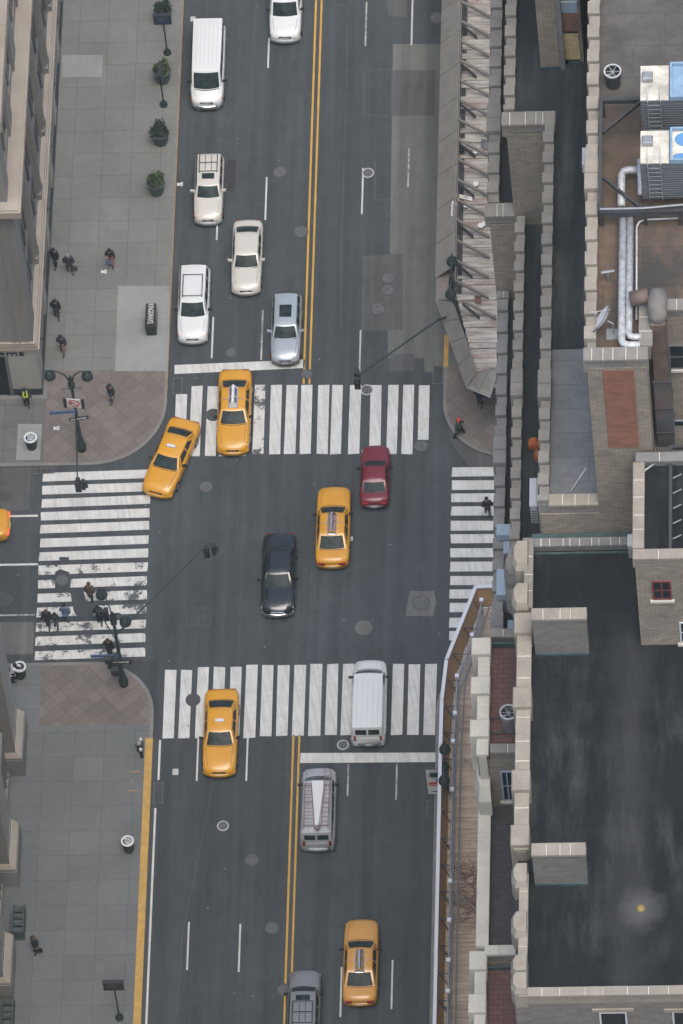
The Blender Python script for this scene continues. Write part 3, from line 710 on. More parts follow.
# west strips
crenel(xA0, xA1, YP+.8, YN, TBT, TB-2, 'stone_grey', seed=1)
crenel(xB0, xB1, YP+.75, YN-.05, GT, G-1.5, 'stone_grey', seed=2, big=0)
crenel(xS30, xS31, YB+.1, YP-.05, GT, G-2, 'stone_grey', seed=3, big=13)
crenel(xS20, xS21, Y(520, 575, TBT), YP-.05, TBT, TB-2, 'stone_grey', seed=4, big=9, pitch=1.18)
crenel(xL0, xL1, yT1N+.4, YP-.1, TCT, TCZ-2, 'stone_dark', seed=5, big=8, pitch=1.25)
crenel(xC0, xC1, YB+.7, YN-.1, BT, BR-1.5, 'stone', seed=6, big=10, pitch=1.4)
# east-west copings at the steps
flatcope(xB0-.1, xS31+.05, YP-.05, YP+.75, GT, G-.3, 'stone_grey', 'x', 5)
flatcope(xA0-.1, xS20+.02, YP-.06, YP+.75, TBT, TB-.3, 'stone_grey', 'x', 3)
flatcope(xL0-.05, xL1+.03, YP-.55, YP-.08, TCT+.1, TCZ-.3, 'stone_dark', 'x', 2)
flatcope(xS30+.5, xC0+.15, YB-.06, YB+.6, GT, G-.3, 'stone', 'x', 4)
flatcope(xC0-.05, xRB+.1, YB-.08, YB+.65, BT, BR-.3, 'stone_grey', 'x', 6)
flatcope(xRB-.35, xRB+.3, YB+.68, yR+.3, BT, BR-.3, 'stone_grey', 'y', pitch=.9)
flatcope(xRB+.32, EX, yR-.1, yR+.55, BT, BR-.3, 'stone_grey', 'x')
# main roof
flatcope(xM0+.6, xN0, yMN-.02, yMN+.45, NC, MR-.2, 'stone_dark', 'x', 11)
mb = MB(); mb.box(xM0+.6, xN0, yMN+.46, YB-.02, FL-.6, FL-.15); tb(mb, 'flashing', 'teal')
mb = MB(); mb.box(xM1+.02, xN0, yMN-.13, yMN-.04, MR+.04, MR+.14); tb(mb, 'flashing', 'teal')
pz = [Y(522, q, MT) for q in (626, 664, 700, 783, 838)]
flatcope(xM0, xM1, Y(522, 850, MT), Y(522, 612, MT), MT, MR-2, 'stone', 'y', piers=[(q, 1.1) for q in (pz[0], pz[2], pz[3], pz[4])], basem='stone')
flatcope(xM0+.28, xM1+.02, yMS+.4, Y(522, 873, MT), MT, MR-2, 'stone', 'y', pitch=.95, basem='stone')
flatcope(xM0+.28, xM1+.02, Y(522, 608, MT), yMN+.2, MT, MR-2, 'stone_grey', 'y', pitch=1.1, basem='stone_grey')
flatcope(xM0+.3, EX, yMS-.1, yMS+.38, MT-.1, MR-.3, 'stone', 'x', pitch=1.0, basem='stone')
mb = MB()
def merlon(px, py, z, L_=1.5, wd=.95, h=.55, out=.35):
    "polygonal pier cap with bevelled shoulders"
    p = at(px, py, z)
    q = [(-wd/2, -L_*.22), (-wd*.25, -L_/2), (wd/2, -L_/2), (wd/2, L_/2), (-wd*.25, L_/2), (-wd/2, L_*.22)]
    mb.prism([(p.x+a, p.y+b) for a, b in q], z-1.2, z)
    t = [(p.x+a*.8+.05, p.y+b*.75) for a, b in q]; n = 6; i = len(mb.v)
    mb.v += [(p.x+a, p.y+b, z) for a, b in q]+[(a, b, z+h) for a, b in t]
    for k in range(n): mb.face((i+k, i+(k+1) % n, i+n+(k+1) % n, i+n+k))
    mb.face(range(i+n, i+2*n))
for q in [(520, 556, MT, 1.7, .8, .35), (520, 597, MT, 1.5, .8, .35), (519.5, 876, MT, 1.3, .75, .35), (519, 925, MT, 1.4, .75, .35), (519, 967, MT, 1.2, .75, .35), (519, 983, MT, 1.2, .75, .35)]:
    mb = MB(); merlon(*q); fixn(tb(mb, 'pier_cap', 'stone'))
for q in [(512, 569, TBT+1, 1.7, .75), (513, 590, TBT, 1.2, .7)]:
    mb = MB(); merlon(*q); fixn(tb(mb, 'pier_cap', 'stone_grey'))
mb = MB(); merlon(483.5, 772, T2T+1.2, 3.4, .8, .7); fixn(tb(mb, 'pier_cap', 'stone_pale'))
# T1/T2/T3 parapets
zz = [Y(482, q, T1T) for q in (649, 688, 731)]
flatcope(xT0+.1, xT1, yT1S-.2, yT1N, T1T, T1-2, 'stone_pale', 'y', piers=[(q, .95) for q in zz], pitch=.95, basem='stone_pale', wide=.3)
flatcope(xT0+.6, xM0+.1, yT1N+.02, yT1N+.5, T1T, T1-.5, 'stone_grey', 'x', 3)
flatcope(xT1+.05, xM0+.1, yT1S-.1, yT1S+.4, T1T+.05, T1-.4, 'stone_grey', 'x', 2)
mb = MB(); mb.box(xT0+.3, xM0+.1, yT1N-.14, yT1N-.02, T1+.03, T1+.4); tb(mb, 'flashing', 'teal')
flatcope(xU0, xU1, yT2S+.4, Y(483, 795, T2T), T2T, T2-2, 'stone_pale', 'y', pitch=1.05, basem='stone_pale')
flatcope(xU0+.4, xM0+.25, yT2S-.08, yT2S+.45, T2T, T2-.4, 'stone_pale', 'x', 3)
mb = MB(); mb.box(xV1, xM0+.3, yT2S-.2, yT2S-.1, T3+.05, T3+.3); tb(mb, 'flashing', 'teal')
zz = [Y(478, q, T3T) for q in (963, 1006, 1050)]
flatcope(xV0+.12, xV1, YS, yT2S+.35, T3T, T3-2, 'stone_pale', 'y', piers=[(q, 1.0) for q in zz], pitch=.95, basem='stone_pale', wide=.25)
# NE block copings
flatcope(xN0, xN0+.55, yNS+.5, yNN-.3, NT, NE-1.5, 'stone', 'y', pitch=1.0, basem='stone')
flatcope(xN0, EX, yNS-.08, yNS+.48, NT, NE-.3, 'stone', 'x', basem='stone')
flatcope(xN0+.1, EX, yNN-.28, yNN+.25, NT, NE-.3, 'stone_dark', 'x')
# chimney-like stair walls on the main roof
def stub(pl, pr, ptop, zt, pf):
    x0, x1 = X(pl, ptop, zt), X(pr, ptop, zt); y1 = Y((pl+pr)/2, ptop, zt); y0 = Y((pl+pr)/2, pf, zt)
    wall(x0, x1, y0+.06, y1, MR-.05, zt-.15, 'brick_grey')
    flatcope(x0-.05, x1+.05, y0, y1+.03, zt, zt-.4, 'stone', 'x', 4, basem='stone_grey')
    mb = MB(); mb.box(x0+.02, x1+.02, y0-.02, y0+.05, MR+.04, MR+.22); tb(mb, 'flashing', 'teal')
stub(532, 586, 608, 81.2, 619); stub(532, 585, 843, 80.75, 855)
# drain bubble on black roof
p = at(641, 909, MR)
mb = MB(); mb.lathe((p.x, p.y, MR), [(.2, .02), (.2, .1), (.11, .18), (.02, .2)], 12); tag(mb.build('roof_drain', 'drain_dome'), 'small yellow domed drain on the black roof', 'roof drain')
# windows of the tower
def window(x0, x1, y, z0, z1, frame='white_metal', sill=True, parent=tw, nm=2, tf=.08):
    mb = MB(); o = -30; f = 50
    d = .05
    mb.box(x0, x1, y-d, y+.02, z1-tf, z1); mb.box(x0, x1, y-d, y+.02, z0, z0+tf)
    mb.box(x0, x0+tf, y-d, y+.02, z0+tf, z1-tf); mb.box(x1-tf, x1, y-d, y+.02, z0+tf, z1-tf)
    for k in range(1, nm):
        xx = x0+(x1-x0)*k/nm; mb.box(xx-.03, xx+.03, y-d+.01, y+.02, z0+tf, z1-tf)
    if nm > 1: mb.box(x0+tf, x1-tf, y-d+.015, y+.02, (z0+z1)/2-.03, (z0+z1)/2+.03)
    fr = tb(mb, 'window', frame)
    mb = MB(); mb.box(x0+tf, x1-tf, y-.02, y-.004, z0+tf, z1-tf)
    g = tb(mb, 'pane', 'glass'); g.parent = fr
    if sill:
        mb = MB(); mb.box(x0-.12, x1+.12, y-.14, y-.002, z0-.16, z0-.01); g = tb(mb, 'sill', 'stone_pale'); g.parent = fr
    return fr
def pwin(x0, x1, ytop, ybot, yplane, frame='white_metal', **k):
    # heights from where the south wall plane is met
    def zat(px, py):
        d = Fv + Rv*((px-W/2)/FPX) - Uv*((py-H/2)/FPX); t = (yplane-CAM.y)/d.y; return CAM+d*t
    a, b = zat(x0, ytop), zat(x1, ybot)
    window(a.x, b.x if b.x > a.x+.3 else a.x+.8, yplane, b.z, a.z, frame, **k)
pwin(651.5, 672, 581, 599, yNS, 'copper_red', sill=True)
pwin(679, 700, 622, 642, yNS, 'white_metal', sill=True)
pwin(500, 515.5, 771, 800, yT1S, 'blue_box', sill=True)
pwin(599, 629, 1012, 1040, yMS, 'white_metal', sill=False, nm=1)
pwin(672, 700, 1011, 1040, yMS, 'white_metal', sill=False, nm=1)
for a, b in ((592, 634), (664, 700)):
    mb = MB(); pp = at(a, 1010, MT-2); p2 = at(b, 1010, MT-2)
    def zat(px, py, yp):
        d = Fv + Rv*((px-W/2)/FPX) - Uv*((py-H/2)/FPX); return CAM+d*((yp-CAM.y)/d.y)
    u, v = zat(a, 1011, yMS), zat(b, 1011, yMS)
    mb.box(u.x, v.x, yMS-.08, yMS-.002, u.z, u.z+.22); tb(mb, 'lintel', 'stone')
pwin(668, 700, 345, 368, yR, 'trim_grey', sill=True); pwin(673, 700, 420, 443, yR-.02 if False else yR, 'blue_box', sill=True)
# red brick panel on the tall wall
def zat(px, py, yp):
    d = Fv + Rv*((px-W/2)/FPX) - Uv*((py-H/2)/FPX); return CAM+d*((yp-CAM.y)/d.y)
u, v = zat(602, 364, YB), zat(639, 447, YB)
mb = MB(); mb.box(u.x, v.x+.02, YB-.03, YB-.0, v.z, BR-.15); tb(mb, 'brick_panel', 'brick_red')
# further window rows below, unseen from here but real on the street fronts
for zi in range(6):
    for k in range(6):
        xx = xV0+.12; yy = yT2S-6-k*6.2
        mb = MB(); z0 = 8+zi*9.5; mb.box(xx-.05, xx+.02, yy, yy+1.6, z0, z0+2.4); fr = tb(mb, 'window', 'stone_pale')
        mb = MB(); mb.box(xx-.07, xx-.052, yy+.15, yy+1.45, z0+.15, z0+2.25); g = tb(mb, 'pane', 'glass'); g.parent = fr
# bulkheads on the upper roof valley
ya = Y(550, 69, G); xa, xb = X(541, 69, G), X(560.5, 69, G); xc = X(584, 68, G)
wall(xa, xb, ya, YN-.3, G-.1, 91.0, 'brick'); 
mb = MB(); mb.box(xa-.02, xb+.03, ya-.05, ya-.002, G+.04, G+.22); tb(mb, 'flashing', 'teal')
wall(xb+.02, xb+.25, ya-.1, YN-.3, G-.1, 91.1, 'stone_dark')
wall(xb+.27, xc, ya+.35, YN-.3, G-.1, 91.05, 'brick')
yq = ya+.33
def pbox(x0, x1, yt, yb_, mat, name, yp=yq, th=.05):
    a, b = zat(x0, yt, yp), zat(x1, yb_, yp)
    mb = MB(); mb.box(a.x, b.x, yp-th, yp-.001, b.z, a.z); return tb(mb, name, mat)
pbox(560, 580.5, 31, 66, 'trim', 'door'); 
pbox(562, 579, 33, 45, 'glow', 'window_panel', th=.08); pbox(562.5, 580.5, 46, 58, 'glow', 'window_panel', th=.08)
pbox(558.5, 580, 14, 30, 'wood', 'door_panel', th=.07); pbox(559, 577.5, 1, 11, 'blue_box', 'louvre', th=.1)
mb = MB(); mb.box(xb+.4, xc-.2, yq-.12, yq-.01, G+.04, G+.2); tb(mb, 'flashing', 'teal')
# small white boxes, tarps and pale blue hoods between the strips
def thing_box(name, x0, x1, y0, y1, z0, z1, mat, lab, cat, group=None, lip=True):
    c = ((x0+x1)/2, (y0+y1)/2, z0); a, b, h = (x1-x0)/2, (y1-y0)/2, z1-z0
    root = empty(name, c, lab, cat, group)
    mb = MB(); mb.box(-a, a, -b, b, 0, h, .04); mb.build('housing', mat, root)
    if lip:
        mb = MB(); mb.box(-a-.03, a+.03, -b-.03, b+.03, h-.12, h-.05); mb.build('flange', mat, root)
        mb = MB()
        for k in range(5): mb.box(-a*.8, a*.8, -b-.02, -b-.002, h*(.12+k*.13), h*(.17+k*.13))
        mb.build('grille', 'trim_grey', root)
    return root
def pthing(name, px0, px1, py0, py1, zt, hgt, mat, lab, cat, group=None, lip=True):
    x0, x1 = X(px0, (py0+py1)/2, zt), X(px1, (py0+py1)/2, zt); y1, y0 = Y((px0+px1)/2, py0, zt), Y((px0+px1)/2, py1, zt)
    return thing_box(name, x0, x1, y0, y1, zt-hgt, zt, mat, lab, cat, group, lip)
g_ = 'pale blue metal hoods between the parapets'
pthing('ventilator_hood', 497, 511, 524, 534, TCT+.9, 1.7, 'blue_box', 'upper pale blue hood across the dark parapet over the crosswalk', 'ventilator hood', g_)
pthing('ventilator_hood', 504, 511.5, 540, 552, TCT+.3, 1.2, 'blue_box', 'small pale blue hood squeezed between two parapets', 'ventilator hood', g_)
pthing('ventilator_hood', 497, 508, 569, 594, TCT+.9, 1.7, 'blue_box', 'largest pale blue hood, above the north end of the plywood shed', 'ventilator hood', g_)
pthing('ventilator_hood', 508, 514, 620, 634, TCT-.1, .9, 'blue_box', 'small pale blue hood at the head of the red tiled terrace', 'ventilator hood', g_)
pthing('equipment_box', 530, 537, 478, 505, TB+1.6, 1.6, 'white_metal', 'long white box on the terrace beside the grey slab roof', 'equipment box')
pthing('equipment_box', 628, 633.5, 534, 545, NC+1.1, 1.1, 'white_metal', 'white box where the low coping meets the brick stair block', 'equipment box')
pthing('equipment_box', 582, 587, 147, 164, G+8, .7, 'white_metal', 'small white box fixed on the tall parapet wall over the dark roof', 'equipment box', lip=False)
for (a, b, c, d, lab) in [(528, 538.5, 436, 443, 'larger orange tarpaulin bundle on the narrow terrace'), (534, 539, 448, 455, 'smaller orange tarpaulin bundle below the larger one')]:
    p0, p1 = at(a, d, TB+.6), at(b, c, TB+.6)
    mb = MB(); mb.patch(lambda u, v: (p0.x+(p1.x-p0.x)*u, p0.y+(p1.y-p0.y)*v, TB+.1+.5*math.sin(math.pi*min(1, max(0, .15+.7*u)))*(.75+.2*math.sin(v*9))), 8, 6)
    mb.box(p0.x, p1.x, p0.y, p1.y, TB+.035, TB+.3); tag(mb.build('tarpaulin', 'orange'), lab, 'tarpaulin')
# fan on red terrace
def roof_fan(px, py, z, r, h, lab, body, ring):
    p = at(px, py, z+h); root = empty('roof_fan', (p.x, p.y, z), lab, 'ventilation fan')
    mb = MB(); mb.smooth = True; mb.lathe((0, 0, 0), [(r*.85, 0), (r*.85, h*.55), (r, h*.7), (r, h)], 24, cap=False); mb.build('drum', body, root)
    mb = MB(); mb.lathe((0, 0, 0), [(r*1.04, h-.06), (r*1.04, h+.02), (r*.88, h+.02), (r*.88, h-.06)], 24, cap=False); mb.build('rim', ring, root)
    mb = MB(); mb.lathe((0, 0, 0), [(r*.86, h-.3), (r*.86, h-.28)], 24); mb.build('shroud', 'trim', root)
    for k in range(4):
        mb = MB(); a = k*math.pi/2+.4
        mb.hull6([(0, 0, h-.2)]+[(r*.8*math.cos(a+t), r*.8*math.sin(a+t), h-.2-.08*j) for j, t in enumerate((-.25, .0, .25))], [(0, 0, h-.18)]+[(r*.8*math.cos(a+t), r*.8*math.sin(a+t), h-.18-.08*j) for j, t in enumerate((-.25, .0, .25))])
        mb.build('blade', 'steel', root)
    mb = MB(); mb.lathe((0, 0, 0), [(.1, h-.25), (.1, h-.08), (.04, h-.02)], 10)
    for k in range(3):
        a = k*math.pi/3; mb.tube([(-r*.9*math.cos(a), -r*.9*math.sin(a), h-.04), (r*.9*math.cos(a), r*.9*math.sin(a), h-.04)], .02, 5)
    mb.build('guard', 'steel', root); return root
roof_fan(508.5, 712, T1, .42, 1.5, 'round grey fan on the red tiled terrace', 'steel', 'pipe_wrap')
roof_fan(612.5, 71, BR, .40, 1.1, 'round vent with pale ring on the upper roof', 'steel_dark', 'iron_ring')
# pipes across red terrace
mb = MB()
for q in (718, 733): 
    a = at(492, q, T1+.2); mb.tube([(a.x-.1, a.y, T1+.2), (xM0+.1, a.y, T1+.2)], .05, 6)
tag(mb.build('terrace_pipe', 'steel_dark'), 'pair of dark pipes crossing the red tiled terrace by the fan', 'pipe')

# ---- upper roof plant
p0 = at(598, 112, BR); p1 = at(700, 350, BR)
mb = MB(); mb.box(xC0+.3, EX, Y(640, 105, BR), YN-.2, BR+.0, BR+.03); tb(mb, 'roof', 'felt_roof')
mb = MB(); mb.box(xC0+.3, EX, yR+.1, Y(640, 105, BR)-.002, BR+.0, BR+.03); tb(mb, 'roof', 'brown_roof')
mb = MB(); mb.box(xC0+.3, xRB-.1, YB+.3, yR+.098, BR+.0, BR+.03); tb(mb, 'roof', 'brown_roof')
ZB = BR+1.0
root = empty('steel_dunnage', (at(640, 150, BR).x, at(640, 150, BR).y, BR), 'dark steel beam frame with diagonal braces carrying the cooling units', 'steel frame')
rl = root.location
def beam(mb, a, b, w_=.16, h_=.3):
    a, b = Vector(a)-rl, Vector(b)-rl; d = (b-a).normalized(); n = Vector((-d.y, d.x, 0))*w_/2; up = Vector((0, 0, h_))
    mb.hull6([a-n, b-n, b+n, a+n], [a-n+up, b-n+up, b+n+up, a+n+up])
zb = BR+1.0
pA, pB = at(603, 103, zb), at(700, 100, zb); pC_, pD = at(600, 214, zb), at(700, 207, zb)
mb = MB(); beam(mb, pA, (pB.x, pA.y, zb)); mb.build('beam', 'steel_dark', root)
mb = MB(); beam(mb, pC_, (pD.x, pC_.y, zb), .3); mb.build('beam', 'steel_dark', root)
mb = MB(); beam(mb, (pC_.x, pC_.y, zb-.02), (pC_.x, pA.y, zb-.02)); mb.build('beam', 'steel_dark', root)
mb = MB(); beam(mb, at(603, 134, zb), at(641, 103, zb), .12, .2); mb.build('brace', 'steel_dark', root)
mb = MB(); beam(mb, at(602, 178, zb), at(643, 211, zb), .12, .2); mb.build('brace', 'steel_dark', root)
for q in ((603, 104), (601, 213), (645, 212), (643, 104), (680, 212)):
    a = at(q[0], q[1], zb)-rl; mb = MB(); mb.box(a.x-.08, a.x+.08, a.y-.08, a.y+.08, .03, 1.0); mb.build('post', 'steel_dark', root)
mb = MB(); a = at(600, 209, zb+.6)-rl; b = at(700, 203, zb+.6)-rl; mb.tube([a, (a.x+2, a.y, a.z), b], .05, 6); mb.build('rail_pipe', 'steel', root)
def cooling(py_back, py_front, zt, lab, hgt=2.75, strong=False):
    x0 = X(640, py_front, zt); y1 = Y(660, py_back, zt); y0 = Y(660, py_front, zt); x1 = x0+5.2
    root = empty('cooling_unit', ((x0+x1)/2, (y0+y1)/2, zt-hgt), lab, 'cooling unit', 'rooftop cooling units')
    a, b = (x1-x0)/2, (y1-y0)/2
    mb = MB(); mb.box(-a, a, -b, b, 0, hgt); mb.build('casing', 'unit_grey', root)
    mb = MB(); mb.box(-a+.02, -a+1.35, -b+.02, b-.02, hgt+.002, hgt+.06); mb.build('top_plate', 'unit_top', root)
    t = -a+1.4
    mb = MB(); mb.box(t, a, -b, -b+.09, hgt, hgt+.3); mb.box(t, a, b-.09, b, hgt, hgt+.3); mb.box(t, t+.09, -b+.09, b-.09, hgt, hgt+.3); mb.box(a-.09, a, -b+.09, b-.09, hgt, hgt+.3)
    mb.build('basin_rim', 'unit_blue', root)
    mb = MB(); mb.box(t+.09, a-.09, -b+.09, b-.09, hgt+.002, hgt+.05); mb.build('basin', 'unit_top' if strong else 'unit_blue', root)
    if strong:
        for cx, cy, r1, r2 in ((t+1.05, b*.42, 1.0, .85), (t+.75, -b*.62, .62, .38)):
            mb = MB(); mb.prism([(cx-.25+r1*math.cos(k*.4189)*(1 if math.cos(k*.4189) > 0 else .6), cy+r2*.5*math.sin(k*.4189)) for k in range(15)], hgt+.052, hgt+.07); mb.build('water_pool', 'unit_blue_strong', root)
    mb = MB(); mb.lathe((t+2.3, 0, hgt+.05), [(1.0, 0), (1.0, .1), (.75, .14)], 20); mb.build('fan_ring', 'glow', root)
    mb = MB(); mb.tube([(t+1.6, -b-.05, hgt-1.6), (t+1.6, -b-.05, hgt+.35), (t+2.3, 0, hgt+.45)], .11, 8); mb.build('feed_pipe', 'pipe_wrap' if strong else 'unit_blue_strong', root)
    mb = MB()
    for lx in (-a+.35, -a+.95): mb.tube([(lx, -b-.1, .1), (lx, -b-.1, hgt+.1), (lx, -b*.4, hgt+.5)], .025, 5)
    for k in range(8): mb.tube([(-a+.35, -b-.1, .3+k*.32), (-a+.95, -b-.1, .3+k*.32)], .018, 5)
    mb.build('ladder', 'steel', root)
    mb = MB(); mb.box(-a+.1, -a+.6, 0, .45, hgt+.06, hgt+.4, .05); mb.build('hatch', 'steel', root)
    mb = MB()
    for k in range(14): mb.box(-a+.1, a-.1, -b-.03, -b-.002, .15+k*.18, .17+k*.18)
    mb.build('louvres', 'unit_grey', root)
    return root
cooling(66, 101, 95.75, 'upper grey cooling unit with pale blue basin and ladder'); cooling(131, 164, 95.75, 'lower grey cooling unit with bright blue water in its basin', strong=True)
def pipe(pts, r, lab, mat='pipe_wrap', name='roof_pipe', group='silver lagged pipes on the upper roof'):
    mb = MB(); mb.smooth = True; q = [at(x, y, z) for x, y, z in pts]
    # round the corners a little
    out = [q[0]]
    for a, b, c in zip(q, q[1:], q[2:]):
        d1 = (a-b).normalized(); d2 = (c-b).normalized(); rr = min(.4, (a-b).length/3, (c-b).length/3)
        out += [b+d1*rr, b+d1*rr*.3+d2*rr*.3, b+d2*rr]
    out.append(q[-1]); mb.tube(out, r, 8)
    o = mb.build(name, mat); return tag(o, lab, 'pipe', group)
pz_ = BR+.7
pipe([(642, 170, pz_), (621.5, 170, pz_), (621.5, 206, pz_)], .19, 'silver lagged pipe running from the lower cooling unit above the black beam')
pipe([(623, 218, pz_), (621.5, 345, pz_), (640, 345, pz_)], .19, 'longer of the two parallel silver pipes, turning at the bottom left')
pipe([(630, 218, pz_), (629, 337, pz_), (641, 337, pz_)], .17, 'shorter of the two parallel silver pipes, right of the longer one')
pipe([(636.5, 320, BR+.3), (636.5, 220, BR+.3), (681, 218, BR+.3)], .05, 'thin white conduit bent around the brown felt panel')
pipe([(640, 160, pz_+.4), (641, 195, pz_+.2)], .15, 'short lumpy silver pipe down the side of the lower cooling unit')
# satellite dish
p = at(614, 335, BR+.03)
root = empty('satellite_dish', (p.x, p.y, BR+.03), 'white satellite dish on the brown roof near the stone corner', 'satellite dish')
mb = MB(); mb.tube([(0, 0, 0), (0, 0, .9), (-.25, 0, 1.15)], .04, 6); mb.build('mast', 'steel', root)
mb = MB(); mb.smooth = True
n = 18; dirv = Vector((-.75, .3, .45)).normalized(); u_ = dirv.orthogonal().normalized(); v_ = dirv.cross(u_); c0 = Vector((-.45, 0, 1.2))
rings = [[tuple(c0+dirv*(.22*t*t-.05)+(u_*math.cos(2*math.pi*j/n)*.72+v_*math.sin(2*math.pi*j/n)*.72)*t) for j in range(n)] for t in (.05, .35, .7, 1.0)]
mb.loft(rings, cap=False); mb.loft([[tuple(Vector(q)-dirv*.03) for q in r] for r in rings[::-1]], cap=False); mb.build('dish', 'white_metal', root)
mb = MB(); mb.tube([tuple(c0-u_*.6), tuple(c0+dirv*.7)], .015, 5); mb.box(-.85, -.7, .1, .22, 1.45, 1.6); mb.build('receiver', 'steel', root)
mb = MB(); mb.box(-.35, .35, -.3, .3, 0, .08); mb.build('foot', 'steel', root)
for (px, py, lab) in [(600+8.5, 281.5, 'small T-shaped vent pipe on the brown roof'), ]:
    p = at(px, py, BR); mb = MB(); mb.tube([(p.x, p.y, BR), (p.x, p.y, BR+.7)], .04, 6); mb.tube([(p.x-.3, p.y, BR+.72), (p.x+.3, p.y+.1, BR+.72)], .07, 6); tag(mb.build('vent_pipe', 'steel'), lab, 'vent pipe')
# big duct
p = at(654, 300, BT); yd = yR-.75
root = empty('air_duct', (p.x, yR, BR), 'big rusty metal air duct bending over the roof edge and down the wall', 'air duct')
dx = 0
a = zat(655, 300, yd); x0, x1 = zat(649, 300, yd).x, zat(664, 300, yd).x; L0 = root.location
mb = MB(); mb.box(x0-L0.x, x1-L0.x, yd-yR-.45, yd-yR+.45, -3.4, 1.1); mb.build('upper_section', 'duct_rust', root)
mb = MB(); mb.box(x0-L0.x-.05, x1-L0.x+.05, yd-yR-.5, yd-yR+.5, -8.7, -3.4-.02); mb.build('lower_section', 'duct_metal', root)
mb = MB()
for z_ in (-3.45, -5.6, -7.6): mb.box(x0-L0.x-.09, x1-L0.x+.09, yd-yR-.55, yd-yR+.55, z_, z_+.08)
mb.build('joint_flange', 'steel_dark', root)
mb = MB(); mb.smooth = True
xc_ = (x0+x1)/2-L0.x
mb.tube([(xc_, yd-yR, .9), (xc_, yd-yR+.1, 1.25), (xc_, yd-yR+.5, 1.5), (xc_, yd-yR+1.1, 1.5)], [.42, .44, .46, .46], 14); mb.build('elbow', 'duct_pale', root)
mb = MB(); mb.smooth = True; mb.tube([(xc_-.4, yd-yR+1.0, 1.5), (xc_-1.25, yd-yR+.95, 1.3)], .36, 12); mb.build('branch', 'duct_rust', root)
# terrace furniture on NE roof: rack + conduit
pipe([(637, 545, NE+.2), (638.5, 475, NE+.2), (655, 463, NE+.2)], .05, 'thin grey conduit along the edge of the small upper black roof', group=None)
p = at(684, 500, NE+.04); root = empty('pipe_rack', (p.x, p.y, NE+.03), 'low rusty frame with pale rungs on the small upper black roof', 'rack')
mb = MB(); mb.box(-.7, -.55, -3.0, 3.0, 0, .18); mb.box(-.55, 1.5, -3.0, -2.85, 0, .18); mb.box(-.55, 1.5, 2.85, 3.0, 0, .18); mb.build('frame', 'steel_dark', root)
for k in range(6):
    mb = MB(); mb.tube([(-.5, -2.3+k*.85, .22), (-.1, -2.2+k*.85, .4)], .035, 5); mb.build('rung', 'steel', root)
# leaning pole on grey roof
a, b = at(570, 492, G+.1), at(586, 468, G+1.2); mb = MB(); mb.tube([a, b], .04, 6); tag(mb.build('leaning_pole', 'pipe_wrap'), 'thin pale pole leaning in the corner of the grey slab roof', 'pole')

# ================================================================== SIDEWALK SHEDS
def P3(px, py, z): return at(px, py, z)
root = empty('sidewalk_shed', (11.5, 18, 0), 'old weathered sidewalk shed with slanted grey fascia panels and littered deck', 'sidewalk shed')
L0 = Vector((11.5, 18, 0))
def sb(mb, name, mat, parent=root, smooth=None):
    mb.v = [(v[0]-L0.x, v[1]-L0.y, v[2]-L0.z) for v in mb.v]; return mb.build(name, mat, parent, smooth)
ZD, ZT = 4.5, 5.75
yC = Y(437, 299, ZD)
xo = X(437, 200, ZD); xi = X(455, 200, ZT)
c1o, c1i = Vector((xo, yC, ZD)), Vector((xi, Y(456, 302, ZT), ZT))
c2o, c2i = P3(466, 388, ZD), P3(477, 372, ZT)
c3o, c3i = P3(490, 398, ZD), P3(500, 366, ZT)
mb = MB()
y = 80.0; ys_ = [80]
for (a, b) in [(k, k-2.42) for k in [80-2.44*j for j in range(26)]]:
    if b < yC: b = yC
    if a <= yC+.2: break
    mb.hull6([(xo, b+.012, ZD), (xo, a-.012, ZD), (xo+.06, a-.012, ZD-.05), (xo+.06, b+.012, ZD-.05)], [(xi, b+.012, ZT), (xi, a-.012, ZT), (xi+.06, a-.012, ZT-.05), (xi+.06, b+.012, ZT-.05)])
def panel(o1, i1, o2, i2, n):
    for k in range(n):
        f = lambda a, b, t: a+(b-a)*t
        t0, t1 = (k+.01)/n, (k+1-.01)/n
        q = [f(o1, o2, t0), f(o1, o2, t1), f(i1, i2, t1), f(i1, i2, t0)]; e = Vector((.03, .03, -.06))
        mb.hull6([p+e for p in q], q)
fixn(sb(mb, 'fascia', 'shed_panel'))
mb = MB(); panel(c1o, c1i, c2o, c2i, 4); fixn(sb(mb, 'fascia', 'shed_panel'))
mb = MB(); panel(c2o, c2i, c3o, c3i, 2); fixn(sb(mb, 'fascia', 'shed_panel'))
mb = MB(); mb.box(xo+.05, xi+.12, yC, 80, ZD-.35, ZD-.06); mb.box(xi+.08, xi+.14, yC+.4, 80, ZD, ZT-.1)
sb(mb, 'header', 'timber')
mb = MB(); mb.box(xi+.16, xi+.42, yC+.3, 80, ZD+.02, ZD+.06); sb(mb, 'shade_strip', 'steel_dark')  # shade behind the fascia, laid on the deck as a dark strip
mb = MB()
yy = Y(470, 388, ZD)
rnd = random.Random(3)
y = yy; wd = .3
while y < 80:
    x0 = xi+.05 if y > yC+.3 else (xi+.05+(yC+.3-y)/(yC+.3-yy)*(c2i.x-xi))
    mb.box(x0, 15.3, y, y+wd-.02, ZD-.06+rnd.uniform(-.015, .02), ZD+rnd.uniform(-.02, .09)); y += wd*1.0; wd = rnd.uniform(.2, .42)
sb(mb, 'deck', 'deck_old')
